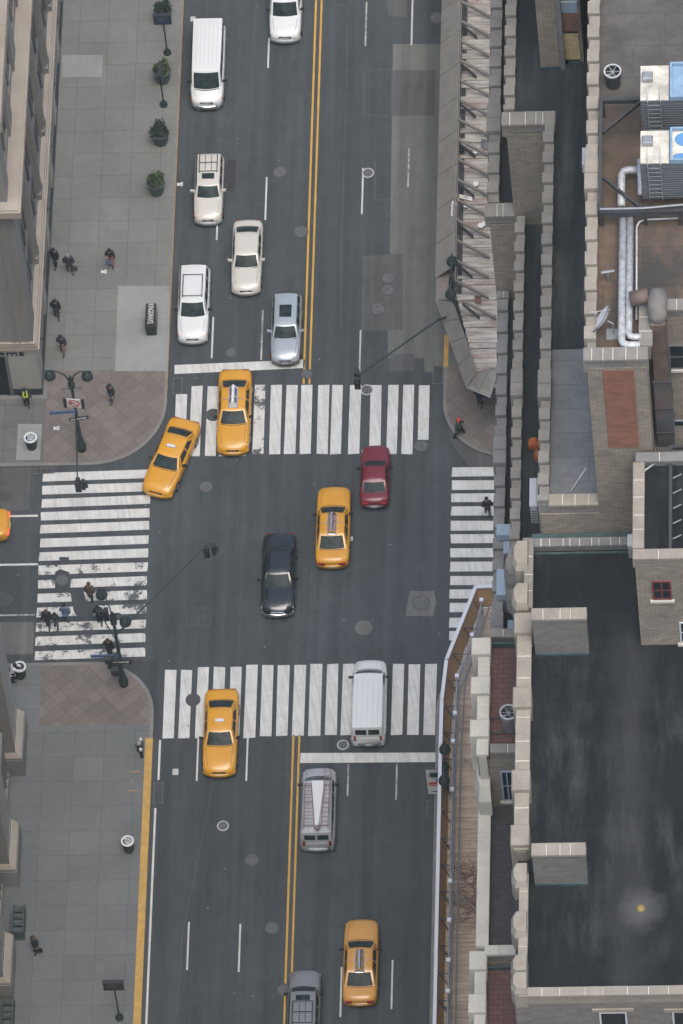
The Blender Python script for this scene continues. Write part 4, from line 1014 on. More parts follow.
# braces
mbs = []
y = yC-1.0; k = 0
while y < 60:
    for (dxx, dy, zz_) in ((1.35, -.45, .05),):
        mb = MB(); t = .085
        a = Vector((xi+.1+(0 if y > yC else (yC-y)*.45), y, ZT-.12)); b = Vector((a.x+1.9, y-.55, ZD+.1))
        n = Vector((0, t, 0)); u = Vector((0, 0, t*1.6)); mb.hull6([a-n, b-n, b+n, a+n], [a-n+u, b-n+u, b+n+u, a+n+u]); sb(mb, 'brace', 'timber')
        if k % 2 == 0:
            mb = MB(); b = Vector((a.x+.95, y-.5, ZD+.05)); a2 = a+Vector((0, -.15, -.1)); mb.hull6([a2-n, b-n, b+n, a2+n], [a2-n+u, b-n+u, b+n+u, a2+n+u]); sb(mb, 'brace', 'steel_dark')
    y += 1.45; k += 1
for y in [yC+.5+3.2*k for k in range(14)]:
    for x_ in (xi+.3, 14.6):
        mb = MB(); mb.tube([(x_, y, KH), (x_, y, ZD-.07)], .06, 8); sb(mb, 'post', 'steel_dark')
# things on the deck
junk = [(463, 149, .17, .4, 'bucket'), (476, 155, .16, .35, 'bucket'), (476, 187, .16, .3, 'bucket'), (481, 228, .17, .25, 'bucket'), (484, 226, .14, .2, 'bucket'), (466, 208, .13, .2, 'bucket')]
jl = ['white bucket nearest the fascia of the weathered shed', 'white tub in the middle of the littered shed deck', 'white bucket lying below the white tub on the old shed deck', 'large white paint tub low on the weathered shed deck', 'small white tub touching the large paint tub', 'small grey white tub beside the fascia of the weathered shed']
for (px, py, r, h, nm), lab in zip(junk, jl):
    p = at(px, py, ZD+.03); rt = empty('bucket', (p.x, p.y, ZD+.03), lab, 'bucket', 'tubs left on the weathered shed')
    mb = MB(); mb.smooth = True; mb.lathe((0, 0, 0), [(r*.85, 0), (r, h), (r*1.05, h), (r*1.05, h-.04)], 14); mb.build('pail', 'white_metal', rt)
    mb = MB(); mb.lathe((0, 0, 0), [(r*1.06, h+.002), (r*1.06, h+.03)], 14); mb.build('lid', 'sign_white', rt)
jr = random.Random(11)
for i, (px, py, lab) in enumerate([(486, 145, 'heap of grey rags against the parapet side of the old shed'), (464, 198, 'pale crumpled sheeting draped over a brace of the old shed'), (453, 212, 'white plastic sheeting hooked over the fascia of the old shed'), (478, 300, 'small heap of brown rubbish on the lower deck of the old shed'), (455, 205, 'white rag snagged on the fascia top above the plastic sheeting')]):
    p = at(px, py, ZD+.1 if i not in (2, 4) else ZT-.3); mb = MB()
    sx, sy = [(.3, .35), (.5, .14), (.10, .42), (.2, .25), (.16, .12)][i]; ph = jr.uniform(0, 6)
    mb.patch(lambda u, v: (p.x+(u-.5)*2*sx, p.y+(v-.5)*2*sy-(u-.5)*sx*.6, p.z+.08+(.22*abs(math.sin(u*7+ph))*abs(math.cos(v*6+ph)))*math.sin(math.pi*u)*math.sin(math.pi*v)+(.1*(1-u) if i in (2, 4) else 0)), 9, 9)
    tag(mb.build('rag_heap', ['trim_grey', 'sign_white', 'sign_white', 'wood', 'sign_white'][i]), lab, 'rags', 'rubbish on the weathered shed')

# ---- lower (south) shed
root2 = empty('sidewalk_shed', (11.5, -25, 0), 'new plywood sidewalk shed with white top rail and scaffold pipes', 'sidewalk shed')
root = root2; L0 = Vector((11.5, -25, 0))
def sb(mb, name, mat, parent=None, smooth=None):
    mb.v = [(v[0]-L0.x, v[1]-L0.y, v[2]-L0.z) for v in mb.v]; return mb.build(name, mat, parent or root2, smooth)
ZR = 5.9; ZD = 4.6
rail = [(497, 586.5), (475.5, 587.5), (446.5, 660), (441.8, 700), (440.5, 745)]
rp = [at(x, y, ZR) for x, y in rail]; rx = rp[-1].x
rp.append(Vector((rx+.02, -125, ZR)))
lowp = [Vector((p.x+.42, p.y-.15, ZD)) for p in rp]; lowp[0] = Vector((rp[0].x, rp[0].y-.5, ZD)); lowp[1] = Vector((rp[1].x+.25, rp[1].y-.5, ZD))
for k in range(len(rp)-1):
    a, b, c, d = rp[k], rp[k+1], lowp[k+1], lowp[k]
    mb = MB(); e = Vector((.03, 0, .0)); mb.hull6([d, c, b, a], [d-e, c-e, b-e, a-e]); fixn(sb(mb, 'plywood_wall', 'plywood'))
mb = MB()
for a, b in zip(rp, rp[1:]):
    d = (b-a).normalized(); n = Vector((-d.y, d.x, 0))*.10; u = Vector((0, 0, .09)); a_ = a-d*.04; b_ = b+d*.04
    mb.hull6([a_-n, b_-n, b_+n, a_+n], [a_-n+u, b_-n+u, b_+n+u, a_+n+u])
fixn(sb(mb, 'top_rail', 'white_rail'))
mb = MB(); y = lowp[1].y-.05
while y > -125:
    if y > lowp[2].y: t = (y-lowp[1].y)/(lowp[2].y-lowp[1].y); x0 = lowp[1].x+(lowp[2].x-lowp[1].x)*t
    elif y > lowp[4].y: t = (y-lowp[2].y)/(lowp[4].y-lowp[2].y); x0 = lowp[2].x+(lowp[4].x-lowp[2].x)*t
    else: x0 = lowp[4].x
    mb.box(x0, 16, y-.24, y, ZD-.05+rnd.uniform(-.01, .01), ZD+rnd.uniform(-.012, .012)); y -= .255
sb(mb, 'deck', 'deck')
# struts from plywood to posts, post line
posts = [(481.5, 601), (472, 636), (457, 677), (455, 714), (453.2, 742), (452, 790), (452, 882), (451, 921), (450, 961), (449, 992), (448, 1030)]
pt = [at(x, y, ZD+1.75) for x, y in posts]
xp = pt[5].x
for p in pt[4:]: p.x = xp
for i, p in enumerate(pt):
    mb = MB(); mb.tube([(p.x, p.y, ZD-.05), (p.x, p.y, ZD+1.75)], .045, 7); ps = sb(mb, 'post', 'steel')
    mb = MB(); mb.box(p.x-.11, p.x+.11, p.y-.11, p.y+.11, ZD+1.75, ZD+1.93); q = sb(mb, 'lamp_cap', 'white_rail'); q.parent = ps
for zz_, off, m_ in ((1.55, 0, 'steel'), (1.05, .0, 'steel'), (.45, .05, 'steel'), (1.2, .42, 'trim_grey')):
    mb = MB(); q = [(p.x+off, p.y, ZD+zz_) for p in pt]+[(xp+off, -125, ZD+zz_)]; mb.tube(q, .05 if zz_ > .5 else .06, 7); sb(mb, 'guard_pipe', m_)
y = rp[1].y-.8; k = 0
def railx(y, arr):
    for a, b in zip(arr[1:], arr[2:]):
        if b.y <= y <= a.y: return a.x+(b.x-a.x)*(a.y-y)/(a.y-b.y)
    return arr[-1].x
ptl = [Vector((pt[0].x, 20, 0))]+[Vector((pt[0].x, 5, 0))]+pt+[Vector((xp, -126, 0))]
while y > -45:
    xr, xpp = railx(y, rp), railx(y, ptl)
    mb = MB(); mb.tube([(xr+.15, y, ZR-.25), (xpp, y-.1, ZR-.2)], .03, 5); sb(mb, 'strut', 'steel_dark')
    mb = MB(); mb.tube([(xr+.18, y, ZR-.3), (xr+.7, y-.35, ZD+.05)], .03, 5); sb(mb, 'strut', 'steel_dark')
    if k % 2: mb = MB(); mb.box(xr+.2, xr+.62, y-.05, y+.05, ZD+.25, ZD+.34); sb(mb, 'bracket', 'timber')
    y -= 1.75; k += 1
for i in range(6):
    y = -17-i*9.0; mb = MB(); mb.tube([(xp, y, ZD+1.5), (xp+1.9, y-1.2, ZD+.06)], .035, 5); sb(mb, 'brace', 'steel')
for y in [rp[2].y-3*k for k in range(30)]:
    for x_ in (rx+.6, 14.7):
        mb = MB(); mb.tube([(x_, y, KH), (x_, y, ZD-.06)], .06, 8); sb(mb, 'leg', 'steel_dark')
# banner poster hung out from the shed, facing south
p = at(433, 769, 5.0)
root = empty('hanging_banner', (rx+.05, p.y, 2.4), 'colourful printed banner hanging out over the road from the shed', 'banner')
u = at(425.5, 769, 5.0).x-(rx+.05)
mb = MB(); mb.box(u, .1, -.02, .02, .0, 2.55); mb.build('cloth', 'sign_white', root)
rb = random.Random(5)
for nm_, x0_, x1_, z0_, z1_, m_ in [('print', .1, .95, 1.55, 2.45, 'iron_ring'), ('print', .2, .8, 1.75, 2.25, 'pole_green'), ('print', .55, 1, 1.3, 1.62, 'sign_blue'), ('print', .08, .98, .85, 1.28, 'sign_red'), ('print', .15, .9, 1.0, 1.08, 'sign_white'), ('print', .7, 1, 2.2, 2.5, 'orange'), ('print', .2, .85, .25, .34, 'sign_navy')]:
    mb = MB(); n = 12; cx, cz = u*(1-(x0_+x1_)/2), (z0_+z1_)/2; a, b = abs(u)*(x1_-x0_)/2, (z1_-z0_)/2; d = .024+.002*rb.random()+.003*len(root.children)
    mb.quad(*[(cx+a*math.copysign(abs(math.cos(t))**.6, math.cos(t)), -d, cz+b*math.copysign(abs(math.sin(t))**.6, math.sin(t))) for t in [2*math.pi*k/n for k in range(n)]]); mb.build(nm_, m_, root)
mb = MB(); mb.tube([(u, 0, 2.58), (.3, 0, 2.58)], .03, 6); mb.build('bracket', 'steel_dark', root)

# ================================================================== NORTH-WEST BUILDING
nw = empty('corner_building', (-20, 30, 0), 'grey limestone office building with tall pilasters and cornices, upper left', 'building')
def nb(mb, name, mat, parent=None, smooth=None):
    mb.v = [(v[0]+20, v[1]-30, v[2]) for v in mb.v]; return mb.build(name, mat, parent or nw, smooth)
FX = -15.45; SY = 11.9; top = 46
mb = MB(); mb.box(-60, FX-.45, SY+.5, 120, 0, top); nb(mb, 'wall', 'facade')
Z5, Z17 = 4.75, 18.4
# ground floor
mb = MB(); mb.box(-60, FX-.02, SY, SY+.55, .75, Z5); nb(mb, 'wall', 'facade_pale')
mb = MB(); mb.box(-17.5, FX+.03, SY-.03, SY+1.2, KH, .74); mb.box(FX-.4, FX+.025, SY+1.21, 120, KH, .45); mb.box(-60, -19.5, SY-.03, SY+.5, KH, .74); nb(mb, 'plinth', 'plinth')
bay = 4.62; y0 = SY
piers = [(SY, SY+1.75)]+[(SY+bay*k+.55+.3, SY+bay*k+1.75+.3) for k in range(1, 24)]
for k, (a, b) in enumerate(piers):
    if k == 0: mb = MB(); mb.box(FX-.9, FX, a+.002, b, .75, Z5); nb(mb, 'pier', 'facade_pale')
    else:
        mb = MB(); mb.box(FX-.7, FX, a, b, .46, Z5); nb(mb, 'pier', 'facade_pale')
    if k+1 < len(piers):
        c = piers[k+1][0]
        mb = MB(); mb.box(FX-.27, FX-.22, b, c, .45, Z5); fr = nb(mb, 'shop_window', 'glass')
        mb = MB()
        mb.box(FX-.22, FX-.12, b, c, .45, .6); mb.box(FX-.22, FX-.12, b, c, Z5-.9, Z5-.75)
        mb.box(FX-.22, FX-.14, (b+c)/2-.05, (b+c)/2+.05, .6, Z5-.9); g = nb(mb, 'frame', 'trim_grey'); g.parent = fr
        if k % 2 == 0 or k in (3, 5):
            mb = MB(); mb.box(FX-.215, FX-.20, b+.9, b+2.0, 1.0, 2.0); g = nb(mb, 'lit_display', 'shop_glow'); g.parent = fr
# first cornice
mb = MB(); mb.box(-60, FX+.28, SY-.12, 120, Z5+.0, Z5+.22); mb.box(-60, FX+.18, SY-.10, 120, Z5+.22, Z5+.5); mb.box(-60, FX+.1, SY-.08, 120, Z5+.5, Z5+.72); nb(mb, 'cornice', 'ledge')
# shaft: corner pier
mb = MB(); mb.box(FX-3.2, FX-.05, SY+.05, SY+1.9, Z5+.72, Z17)
nb(mb, 'corner_pier', 'facade')
mb = MB()
for k in range(9): mb.box(-18.6-k*1.6, -18.2-k*1.6, SY+.0, SY+.6, Z5+.72, Z17)
for x_ in (-.35, -.8, -1.1, -2.6, -2.95): mb.box(FX+x_-.06, FX+x_+.06, SY-.03, SY+.06, Z5+.72, Z17-.3)
nb(mb, 'fluting', 'facade')
mb = MB(); mb.box(-60, FX-3.2, SY+.2, SY+1.9, Z5+.72, Z17); nb(mb, 'wall', 'facade')
for k in range(0, 23):
    a = SY+bay*(k)+1.9 if k == 0 else piers[k][1]+.05
    b = piers[k+1][0]+.0
    # window bay: recess with two tiers, mullions
    w_ = b-a
    mb = MB(); mb.box(FX-.34, FX-.30, a, b, Z5+.75, Z17-.4); fr = nb(mb, 'window', 'glass')
    mb = MB()
    for t in (.33, .67): mb.box(FX-.30, FX-.22, a+w_*t-.07, a+w_*t+.07, Z5+.75, Z17-.4)
    for zz_ in (Z5+.75, Z5+3.9, Z5+7.6, Z17-1.2): mb.box(FX-.305, FX-.2, a, b, zz_, zz_+(.55 if zz_ > Z5+1 else .25))
    g = nb(mb, 'frame', 'trim_grey'); g.parent = fr
    # pilaster
    c, d = piers[k+1][0]+.02, piers[k+1][1]+.02
    mb = MB(); mb.box(FX-.7, FX-.15, c, d, Z5+.72, Z17); mb.box(FX-.15, FX-.02, c+.25, d-.25, Z5+1.2, Z17-.4)
    mb.box(FX-.15, FX+.05, c+.1, d-.1, Z5+.72, Z5+1.2); mb.box(FX-.02, FX+.05, c+.42, d-.42, Z5+1.2, Z17-.4)
    nb(mb, 'pilaster', 'facade')
# main cornice and upper floors
mb = MB(); mb.box(-60, FX+.25, SY-.25, 120, Z17, Z17+.25); mb.box(-60, FX+.62, SY-.62, 120, Z17+.25, Z17+.8); mb.box(-60, FX+.5, SY-.5, 120, Z17+.8, Z17+.9); nb(mb, 'cornice', 'ledge')
for k in range(24):
    a = SY+.1+bay*k
    mb = MB(); mb.box(FX-.75, FX-.15, a, a+1.5, Z17+.9, 26.5); nb(mb, 'pilaster', 'facade')
    mb = MB(); mb.box(FX-.42, FX-.36, a+1.52, a+bay-.02, Z17+1.5, 25.5); fr = nb(mb, 'window', 'glass')
    mb = MB(); mb.box(FX-.36, FX-.28, a+1.52, a+bay-.02, Z17+1.0, Z17+1.7); mb.box(FX-.36, FX-.28, a+1.5+(bay-1.5)/2-.07, a+1.5+(bay-1.5)/2+.07, Z17+1.7, 25.5); g = nb(mb, 'frame', 'facade'); g.parent = fr
mb = MB(); mb.box(-60, FX+.3, SY-.3, 120, 26.5, 27.4); nb(mb, 'cornice', 'ledge')
mb = MB(); mb.box(-60, FX-.3, SY+.2, 120, 27.4, top); nb(mb, 'wall', 'facade')
# fascia lettering and shop door on the south side
u = zat(11, 353.5, SY)
lettering('ems', .85, 'sign_black', nw, Matrix.Translation(Vector((u.x+20, SY-.02-30, u.z-.0))) @ Matrix.Rotation(R(90), 4, 'X') @ Matrix.Diagonal((1.15, .8, 1, 1)), 'lettering', .03)
u, v = zat(-20, 356, SY), zat(11, 389, SY)
mb = MB(); mb.box(u.x, v.x, SY-.05, SY-.002, .3, u.z); nb(mb, 'shop_door', 'glass')
mb = MB(); mb.box(v.x-.05, v.x+.12, SY-.1, SY-.003, .3, u.z+.1); mb.box(u.x, v.x-.05, SY-.1, SY-.052, u.z-.0, u.z+.1); mb.box(v.x-.8, v.x-.7, SY-.09, SY-.052, .3, u.z); nb(mb, 'door_frame', 'trim_grey')

# ================================================================== SOUTH-WEST BUILDING
sw = empty('pier_building', (-20, -30, 0), 'pale stone building with stepped pier bases along the pavement, lower left', 'building')
def swb(mb, name, mat, parent=None, smooth=None):
    mb.v = [(v[0]+20, v[1]+30, v[2]) for v in mb.v]; return mb.build(name, mat, parent or sw, smooth)
PX = X(25.5, 775, .15)
ends = [Y(20, 776, .15)-7.43*k for k in range(-0, 14)]
mb = MB(); mb.box(-60, PX-1.2, -120, ends[0]+3.3, 0, 40); swb(mb, 'wall', 'facade')
for k, e in enumerate(ends):
    mb = MB(); mb.box(PX-1.0, PX, e, e+3.3, .14, 1.75); mb.box(PX-1.0, PX+.0-.04, e+.04, e+3.26, 1.75, 1.95, .0); swb(mb, 'pier_base', 'facade')
    mb = MB(); mb.hull6([(PX-1.0, e+.05, 1.955), (PX-.05, e+.05, 1.955), (PX-.05, e+3.2, 1.955), (PX-1.0, e+3.2, 1.955)], [(PX-1.0, e+.2, 2.25), (PX-.35, e+.2, 2.25), (PX-.35, e+3.2, 2.25), (PX-1.0, e+3.2, 2.25)]); swb(mb, 'base_cap', 'ledge')
    mb = MB(); mb.box(PX-1.1, PX-.45, e+.35, e+3.1, 2.2, 30); swb(mb, 'pier', 'facade_pale')
    mb = MB(); mb.box(PX-1.1, PX-.38, e+.25, e+.34, 2.25, 29.5); mb.box(PX-1.12, PX-.42, e+.28, e+3.15, 2.26, 2.6); swb(mb, 'moulding', 'facade')
    if k < len(ends)-1:
        a, b = ends[k+1]+3.3, e
        mb = MB(); mb.box(PX-1.19, PX-1.13, a, b, .6, 12); fr = swb(mb, 'shop_window', 'glass')
        mb = MB(); mb.box(PX-1.12, PX-.9, a, b, .14, .6); mb.box(PX-1.12, PX-.95, b-.5, b-.3, .6, 12); mb.box(PX-1.12, PX-.95, b-1.1, b-1.0, .6, 12); mb.box(PX-1.12, PX-.95, a+.3, a+.5, .6, 12); mb.box(PX-1.12, PX-.85, a, b, 4.2, 4.8)
        g = swb(mb, 'frame', 'facade'); g.parent = fr
mb = MB(); mb.box(-60, PX-.2, -120, ends[0]+3.4, 30, 31); swb(mb, 'cornice', 'ledge')
# NORTH-EAST low building behind the old shed (mostly hidden by the tower)
ne = empty('brick_building', (30, 40, 0), 'brick building behind the weathered shed, hidden by the foreground tower', 'building')
mb = MB(); mb.box(-14.6, 20, -28, 50, 0, 15); mb.build('wall', 'brick_grey', ne)
mb = MB(); mb.box(-14.75, 20, -28.15, 50, 15, 15.5); mb.build('cornice', 'stone_grey', ne)
for zi in range(3):
    for k in range(10):
        mb = MB(); mb.box(-14.66, -14.59, -25+k*6, -23+k*6, 5.5+zi*3.3, 7.5+zi*3.3); fr = mb.build('window', 'stone_pale', ne)
        mb = MB(); mb.box(-14.68, -14.662, -24.85+k*6, -23.15+k*6, 5.65+zi*3.3, 7.35+zi*3.3); g = mb.build('pane', 'glass', fr)
# ================================================================== STREET FURNITURE
def planter(px, py, leafm, lab, sc=1.0):
    p = at(px, py, ZS); root = empty('planter', (p.x, p.y, ZS), lab, 'planter', 'shrub planters along the kerb')
    mb = MB(); n = 8
    mb.lathe((0, 0, 0), [(.40, 0), (.50, .85), (.58, .9), (.58, 1.0), (.5, 1.0), (.48, .9)], n); mb.build('pot', 'planter', root)
    rnd = random.Random(int(px*7+py)); mb = MB()
    for k in range(420):
        a, b = rnd.uniform(0, 6.283), rnd.uniform(-.35, 1.45); rr = rnd.uniform(.6, 1.0)*(.52+.1*math.sin(a*3+px))
        c = Vector((rr*math.cos(a)*math.cos(b)*1.0, rr*math.sin(a)*math.cos(b)*(.8+.3*sc), 1.15+.75*rr*math.sin(b)*sc+.16*math.sin(a*2+px)))*1.0
        c.x *= sc; c.z += max(0, rnd.gauss(0, .12))
        u = Vector((rnd.gauss(0, 1), rnd.gauss(0, 1), rnd.gauss(0, 1))).normalized()*.085; v = u.orthogonal().normalized()*.05
        mb.cur = 0 if rnd.random() < .7 else 1
        mb.quad(c-u, c+v, c+u, c-v)
    mb.build('foliage', [leafm, 'leaf_dark'], root)
    mb = MB(); mb.tube([(0, 0, .9), (.05, .02, 1.4)], .04, 5)
    for k in range(3):
        a = rnd.uniform(-.8, .8); mb.tube([(.1, 0, 1.1), (.45*math.cos(a), .45*math.sin(a), 1.25), (.72*math.cos(a), .72*math.sin(a), 1.15+.1*k)], [.03, .02, .01], 5)
    mb.build('stem', 'bark', root)
planter(164, 20, 'leaf_dark', 'dark shrub planter at the top, half behind the blue sign')
planter(163, 80, 'leaf', 'bright green shrub planter crossed by a thin leaning sign', .85)
planter(161, 142, 'leaf_dark', 'dark shrub planter third along the kerb, no sign beside it', 1.12)
planter(157, 192, 'leaf', 'green shrub planter lowest of the row by the kerb', .92)

def pole_sign(bx, by, tx, ty, wd, hh, lab, edge=False, rot=0, mat='sign_navy'):
    p = at(bx, by, ZS)
    # height from where top centre is seen
    d = Fv + Rv*((tx-W/2)/FPX) - Uv*((ty-H/2)/FPX)
    t = (p.y-CAM.y)/d.y; z = (CAM+d*t).z
    root = empty('street_sign', (p.x, p.y, ZS), lab, 'sign', 'signs on thin poles by the kerb', rot)
    mb = MB(); mb.tube([(0, 0, 0), (0, 0, z-.1)], .045, 8); mb.build('pole', 'pole', root)
    mb = MB(); mb.lathe((0, 0, 0), [(.24, 0), (.24, .12), (.14, .3), (.06, .5)], 12); mb.build('base', 'pole', root)
    mb = MB(); mb.box(-wd/2, wd/2, -.16, -.06, z-hh/2, z+hh/2); mb.box(-wd/2-.03, wd/2+.03, -.2, .04, z+hh/2, z+hh/2+.08); mb.build('panel', 'sign_black', root)
    mb = MB(); mb.box(-wd/2+.06, wd/2-.06, -.165, -.161, z-hh/2+.06, z+hh/2-.06); mb.build('face', mat, root)
    mb = MB()
    for k in range(3): mb.box(-wd*.3, wd*(.1+.1*k), -.169, -.166, z-hh*.05+k*.14, z-hh*.05+k*.14+.035)
    mb.build('print_line', 'trim_grey', root)
    return root
pole_sign(167.5, 53, 160.5, 20, 1.05, .8, 'dark blue panel sign on a thin pole at the top')
pole_sign(163.8, 105, 155, 76, 1.0, .85, 'thin sign seen edge on beside the bright planter', rot=R(88))
pole_sign(119.5, 1018, 112, 986, 1.15, .75, 'dark panel sign on a thin pole at the bottom left', mat='sign_black')

def signal_head(parent, c, face, s=1.0):
    "three-lens traffic signal, facing angle given"
    q = Matrix.Translation(Vector(c)) @ Matrix.Rotation(face, 4, 'Z')
    def put(mb, name, mat): mb.v = [tuple(q @ Vector(v)) for v in mb.v]; return mb.build(name, mat, parent)
    mb = MB(); mb.box(-.17*s, .17*s, -.12*s, .12*s, -.5*s, .5*s, .03); h = put(mb, 'signal_head', 'sign_black')
    mb = MB()
    for k in (-1, 0, 1):
        n = 10
        for t in range(n//2+1):
            pass
        ring = [(.12*s*math.cos(math.pi*j/6), .12*s*math.sin(math.pi*j/6)+k*.31*s) for j in range(7)]
        for (a, b), (c_, d) in zip(ring, ring[1:]):
            mb.quad((a, -.121*s, b), (c_, -.121*s, d), (c_*1.05, -.33*s, d+.01), (a*1.05, -.33*s, b+.01))
    v = put(mb, 'visor', 'sign_black'); v.parent = h
    for k, m_ in ((1, 'red_lens'), (0, 'amber'), (-1, 'pole_green')):
        mb = MB(); mb.quad(*[(.1*s*math.cos(j*.628), -.124*s, .1*s*math.sin(j*.628)+k*.31*s) for j in range(10)]); v = put(mb, 'lens', m_); v.parent = h
    return h
def twin_lamp(base, zt, a1, a2, lab, z0=ZS, drop=.25, skirt=True):
    root = empty('street_lamp', base, lab, 'street lamp', 'twin arm street lamps at the corners')
    mb = MB(); mb.smooth = True; mb.lathe((0, 0, 0), [(.27, 0), (.27, .45), (.19, .6), (.17, 1.1), (.12, 1.3), (.10, zt*.6), (.08, zt-.4)], 14); mb.build('pole', 'pole', root)
    mb = MB(); mb.lathe((0, 0, 0), [(.11, zt-1.1), (.2, zt-1.0), (.2, zt-.55), (.14, zt-.4), (.14, zt-.1), (.05, zt+.15)], 12); mb.build('collar', 'pole', root)
    for a in (a1, a2):
        v = Vector((a[0], a[1], 0)); L_ = v.length; d = v.normalized()
        mb = MB(); mb.smooth = True; mb.tube([d*.05+Vector((0, 0, zt-.5)), d*L_*.25+Vector((0, 0, zt+.15)), d*L_*.55+Vector((0, 0, zt+.42)), d*L_*.85+Vector((0, 0, zt+.42)), d*L_+Vector((0, 0, zt+.3)), d*(L_+.25)+Vector((0, 0, zt+.32))], .045, 8); arm = mb.build('arm', 'pole', root)
        mb = MB(); mb.smooth = True; c = d*L_; z = zt+.3-.1
        mb.lathe((c.x, c.y, z), [(.06, .1), (.12, .0), (.26, -.1), (.33, -.28), (.34, -.42)], 16); lo_ = mb.build('lantern', 'pole', root)
        mb = MB(); mb.smooth = True; mb.lathe((c.x, c.y, z), [(.30, -.42), (.25, -.55), (.1, -.64), (.01, -.66)], 14); g = mb.build('globe', 'lamp_glass', root); g.parent = lo_
    return root
def heightat(base, py):
    d = Fv + Rv*((0)/FPX) - Uv*((py-H/2)/FPX)
    z = 0
    # solve z so that base point raised to z is seen at row py
    lo, hi = 0, 15
    for _ in range(40):
        m = (lo+hi)/2; P = Vector((base.x, base.y, m))-CAM; r = H/2-FPX*P.dot(Uv)/P.dot(Fv)
        if r > py: lo = m
        else: hi = m
    return lo
# NW lamp
b = at(82, 449, ZS); zt = heightat(b, 376)
lampA = twin_lamp(Vector((b.x, b.y, ZS)), zt-.3, ((at(45, 369, zt).x-b.x)*.82, .25), ((at(87, 368, zt).x-b.x)*1.0, .15), 'dark twin arm street lamp on the north-west corner, with signs')
zs_ = heightat(b, 398)
rt = empty('turn_sign', (b.x, b.y-.16, zs_-.3), 'white square sign with red ring, prohibited turn, on the north-west lamp', 'sign', rz=R(-8))
mb = MB(); mb.box(-.42, .42, -.02, .02, -.42, .42); mb.build('plate', 'sign_white', rt)
mb = MB(); mb.box(-.62, -.43, -.04, .04, -.5, .42); mb.box(.43, .62, -.04, .04, -.45, .46); mb.build('bracket', 'sign_black', rt)
mb = MB(); mb.lathe((0, 0, 0), [(.34, 0), (.34, .006), (.26, .006), (.26, 0)], 20, cap=False); mb.v = [(v[0], -.028-v[2], v[1]) for v in mb.v]; mb.build('red_ring', 'sign_red', rt)
mb = MB(); mb.quad((-.22, -.036, .17), (-.17, -.036, .22), (.22, -.036, -.17), (.17, -.036, -.22)); mb.build('red_bar', 'sign_red', rt)
mb = MB(); mb.quad((-.16, -.03, -.05), (.04, -.03, -.05), (.04, -.03, .03), (-.16, -.03, .03)); mb.quad((-.16, -.03, -.12), (-.16, -.03, .1), (-.26, -.03, -.01)); mb.build('arrow', 'sign_black', rt)
def plate_sign(base, pyc, x0, x1, hgt, mat, lab, rz=0, y=-.12, arrow=False):
    z = heightat(base, pyc); rt = empty('street_name_sign', (base.x, base.y+y, z), lab, 'sign', None, rz)
    mb = MB(); mb.box(x0, x1, -.02, .02, -hgt/2, hgt/2); mb.build('plate', mat, rt)
    mb = MB()
    if arrow:
        mb.quad((x0+.1, -.026, -.05), (x1-.25, -.026, -.05), (x1-.25, -.026, .05), (x0+.1, -.026, .05)); mb.quad((x1-.25, -.026, -.11), (x1-.08, -.026, 0), (x1-.25, -.026, .11))
        mb.build('arrow', 'sign_white', rt)
    else:
        mb.box(x0+.04, x1-.04, -.024, -.0205, hgt/2-.04, hgt/2-.02); mb.box(x0+.04, x1-.04, -.024, -.0205, -hgt/2+.02, -hgt/2+.04); mb.build('border', 'iron_ring', rt)
    return rt
plate_sign(b, 410, -1.5, .05, .3, 'sign_blue', 'blue street name sign on the north-west corner lamp', rz=R(3))
plate_sign(b, 417, -.45, .7, .3, 'sign_black', 'black one-way arrow sign on the north-west corner lamp', rz=R(8), arrow=True)
plate_sign(b, 387, -.55, .6, .12, 'pole_green', 'slim dark crossbar sign below the north-west lamp head', rz=R(4))
# mast arm with signal, NW
zz_ = heightat(b, 416)
e = at(77.5, 482, zz_-.1)
rt = empty('traffic_signal', (b.x, b.y, ZS), 'traffic signal hung on a thin arm over the top of the west crosswalk', 'traffic signal', 'traffic signals at the junction')
mb = MB(); mb.tube([(-.02, -.1, zz_-ZS), (e.x-b.x, e.y-b.y, zz_-ZS)], [.06, .04], 7); mb.build('mast_arm', 'pole', rt)
signal_head(rt, (e.x-b.x, e.y-b.y, zz_-ZS-.5), R(180))
signal_head(rt, (e.x-b.x+.3, e.y-b.y+.1, zz_-ZS-.5), R(90), .8)
# SW lamp
b = at(124, 684, ZS); zt = heightat(b, 612)
twin_lamp(Vector((b.x, b.y, ZS)), zt-.3, ((at(97, 596, zt).x-b.x)*.75, (at(97, 592, zt).y-at(112, 612, zt).y)), (at(126, 616, zt).x-at(113, 611, zt).x, -.5), 'dark twin arm street lamp with green cabinet on the south-west corner')
rt = empty('control_cabinet', (b.x-.15, b.y+.25, ZS), 'green signal control cabinet strapped to the south-west lamp post', 'control cabinet')
mb = MB(); mb.box(-.38, .1, -.25, .25, .8, 2.5, .05); mb.build('cabinet', 'pole_green', rt)
mb = MB(); mb.box(-.62, -.39, -.2, .15, 1.5, 2.4, .04); mb.build('side_box', 'pole', rt)
plate_sign(b, 654, -1.6, 0, .3, 'sign_blue', 'blue street name sign on the south-west corner lamp')
plate_sign(b, 660, -.65, .65, .34, 'sign_black', 'black one-way arrow sign on the south-west corner lamp', arrow=True)
rt = empty('traffic_signal', (b.x, b.y, ZS), 'black signal cluster held left of the south-west lamp over the crosswalk', 'traffic signal', 'traffic signals at the junction')
zz_ = heightat(b, 640)
e = at(101, 615, zz_)
mb = MB(); mb.tube([(0, 0, zz_-ZS-.2), (e.x-b.x, e.y-b.y, zz_-ZS)], .045, 6); mb.build('bracket', 'pole', rt)
signal_head(rt, (e.x-b.x-.1, e.y-b.y, zz_-ZS), 0, 1.0); signal_head(rt, (e.x-b.x+.3, e.y-b.y+.05, zz_-ZS), R(-90), 1.0)
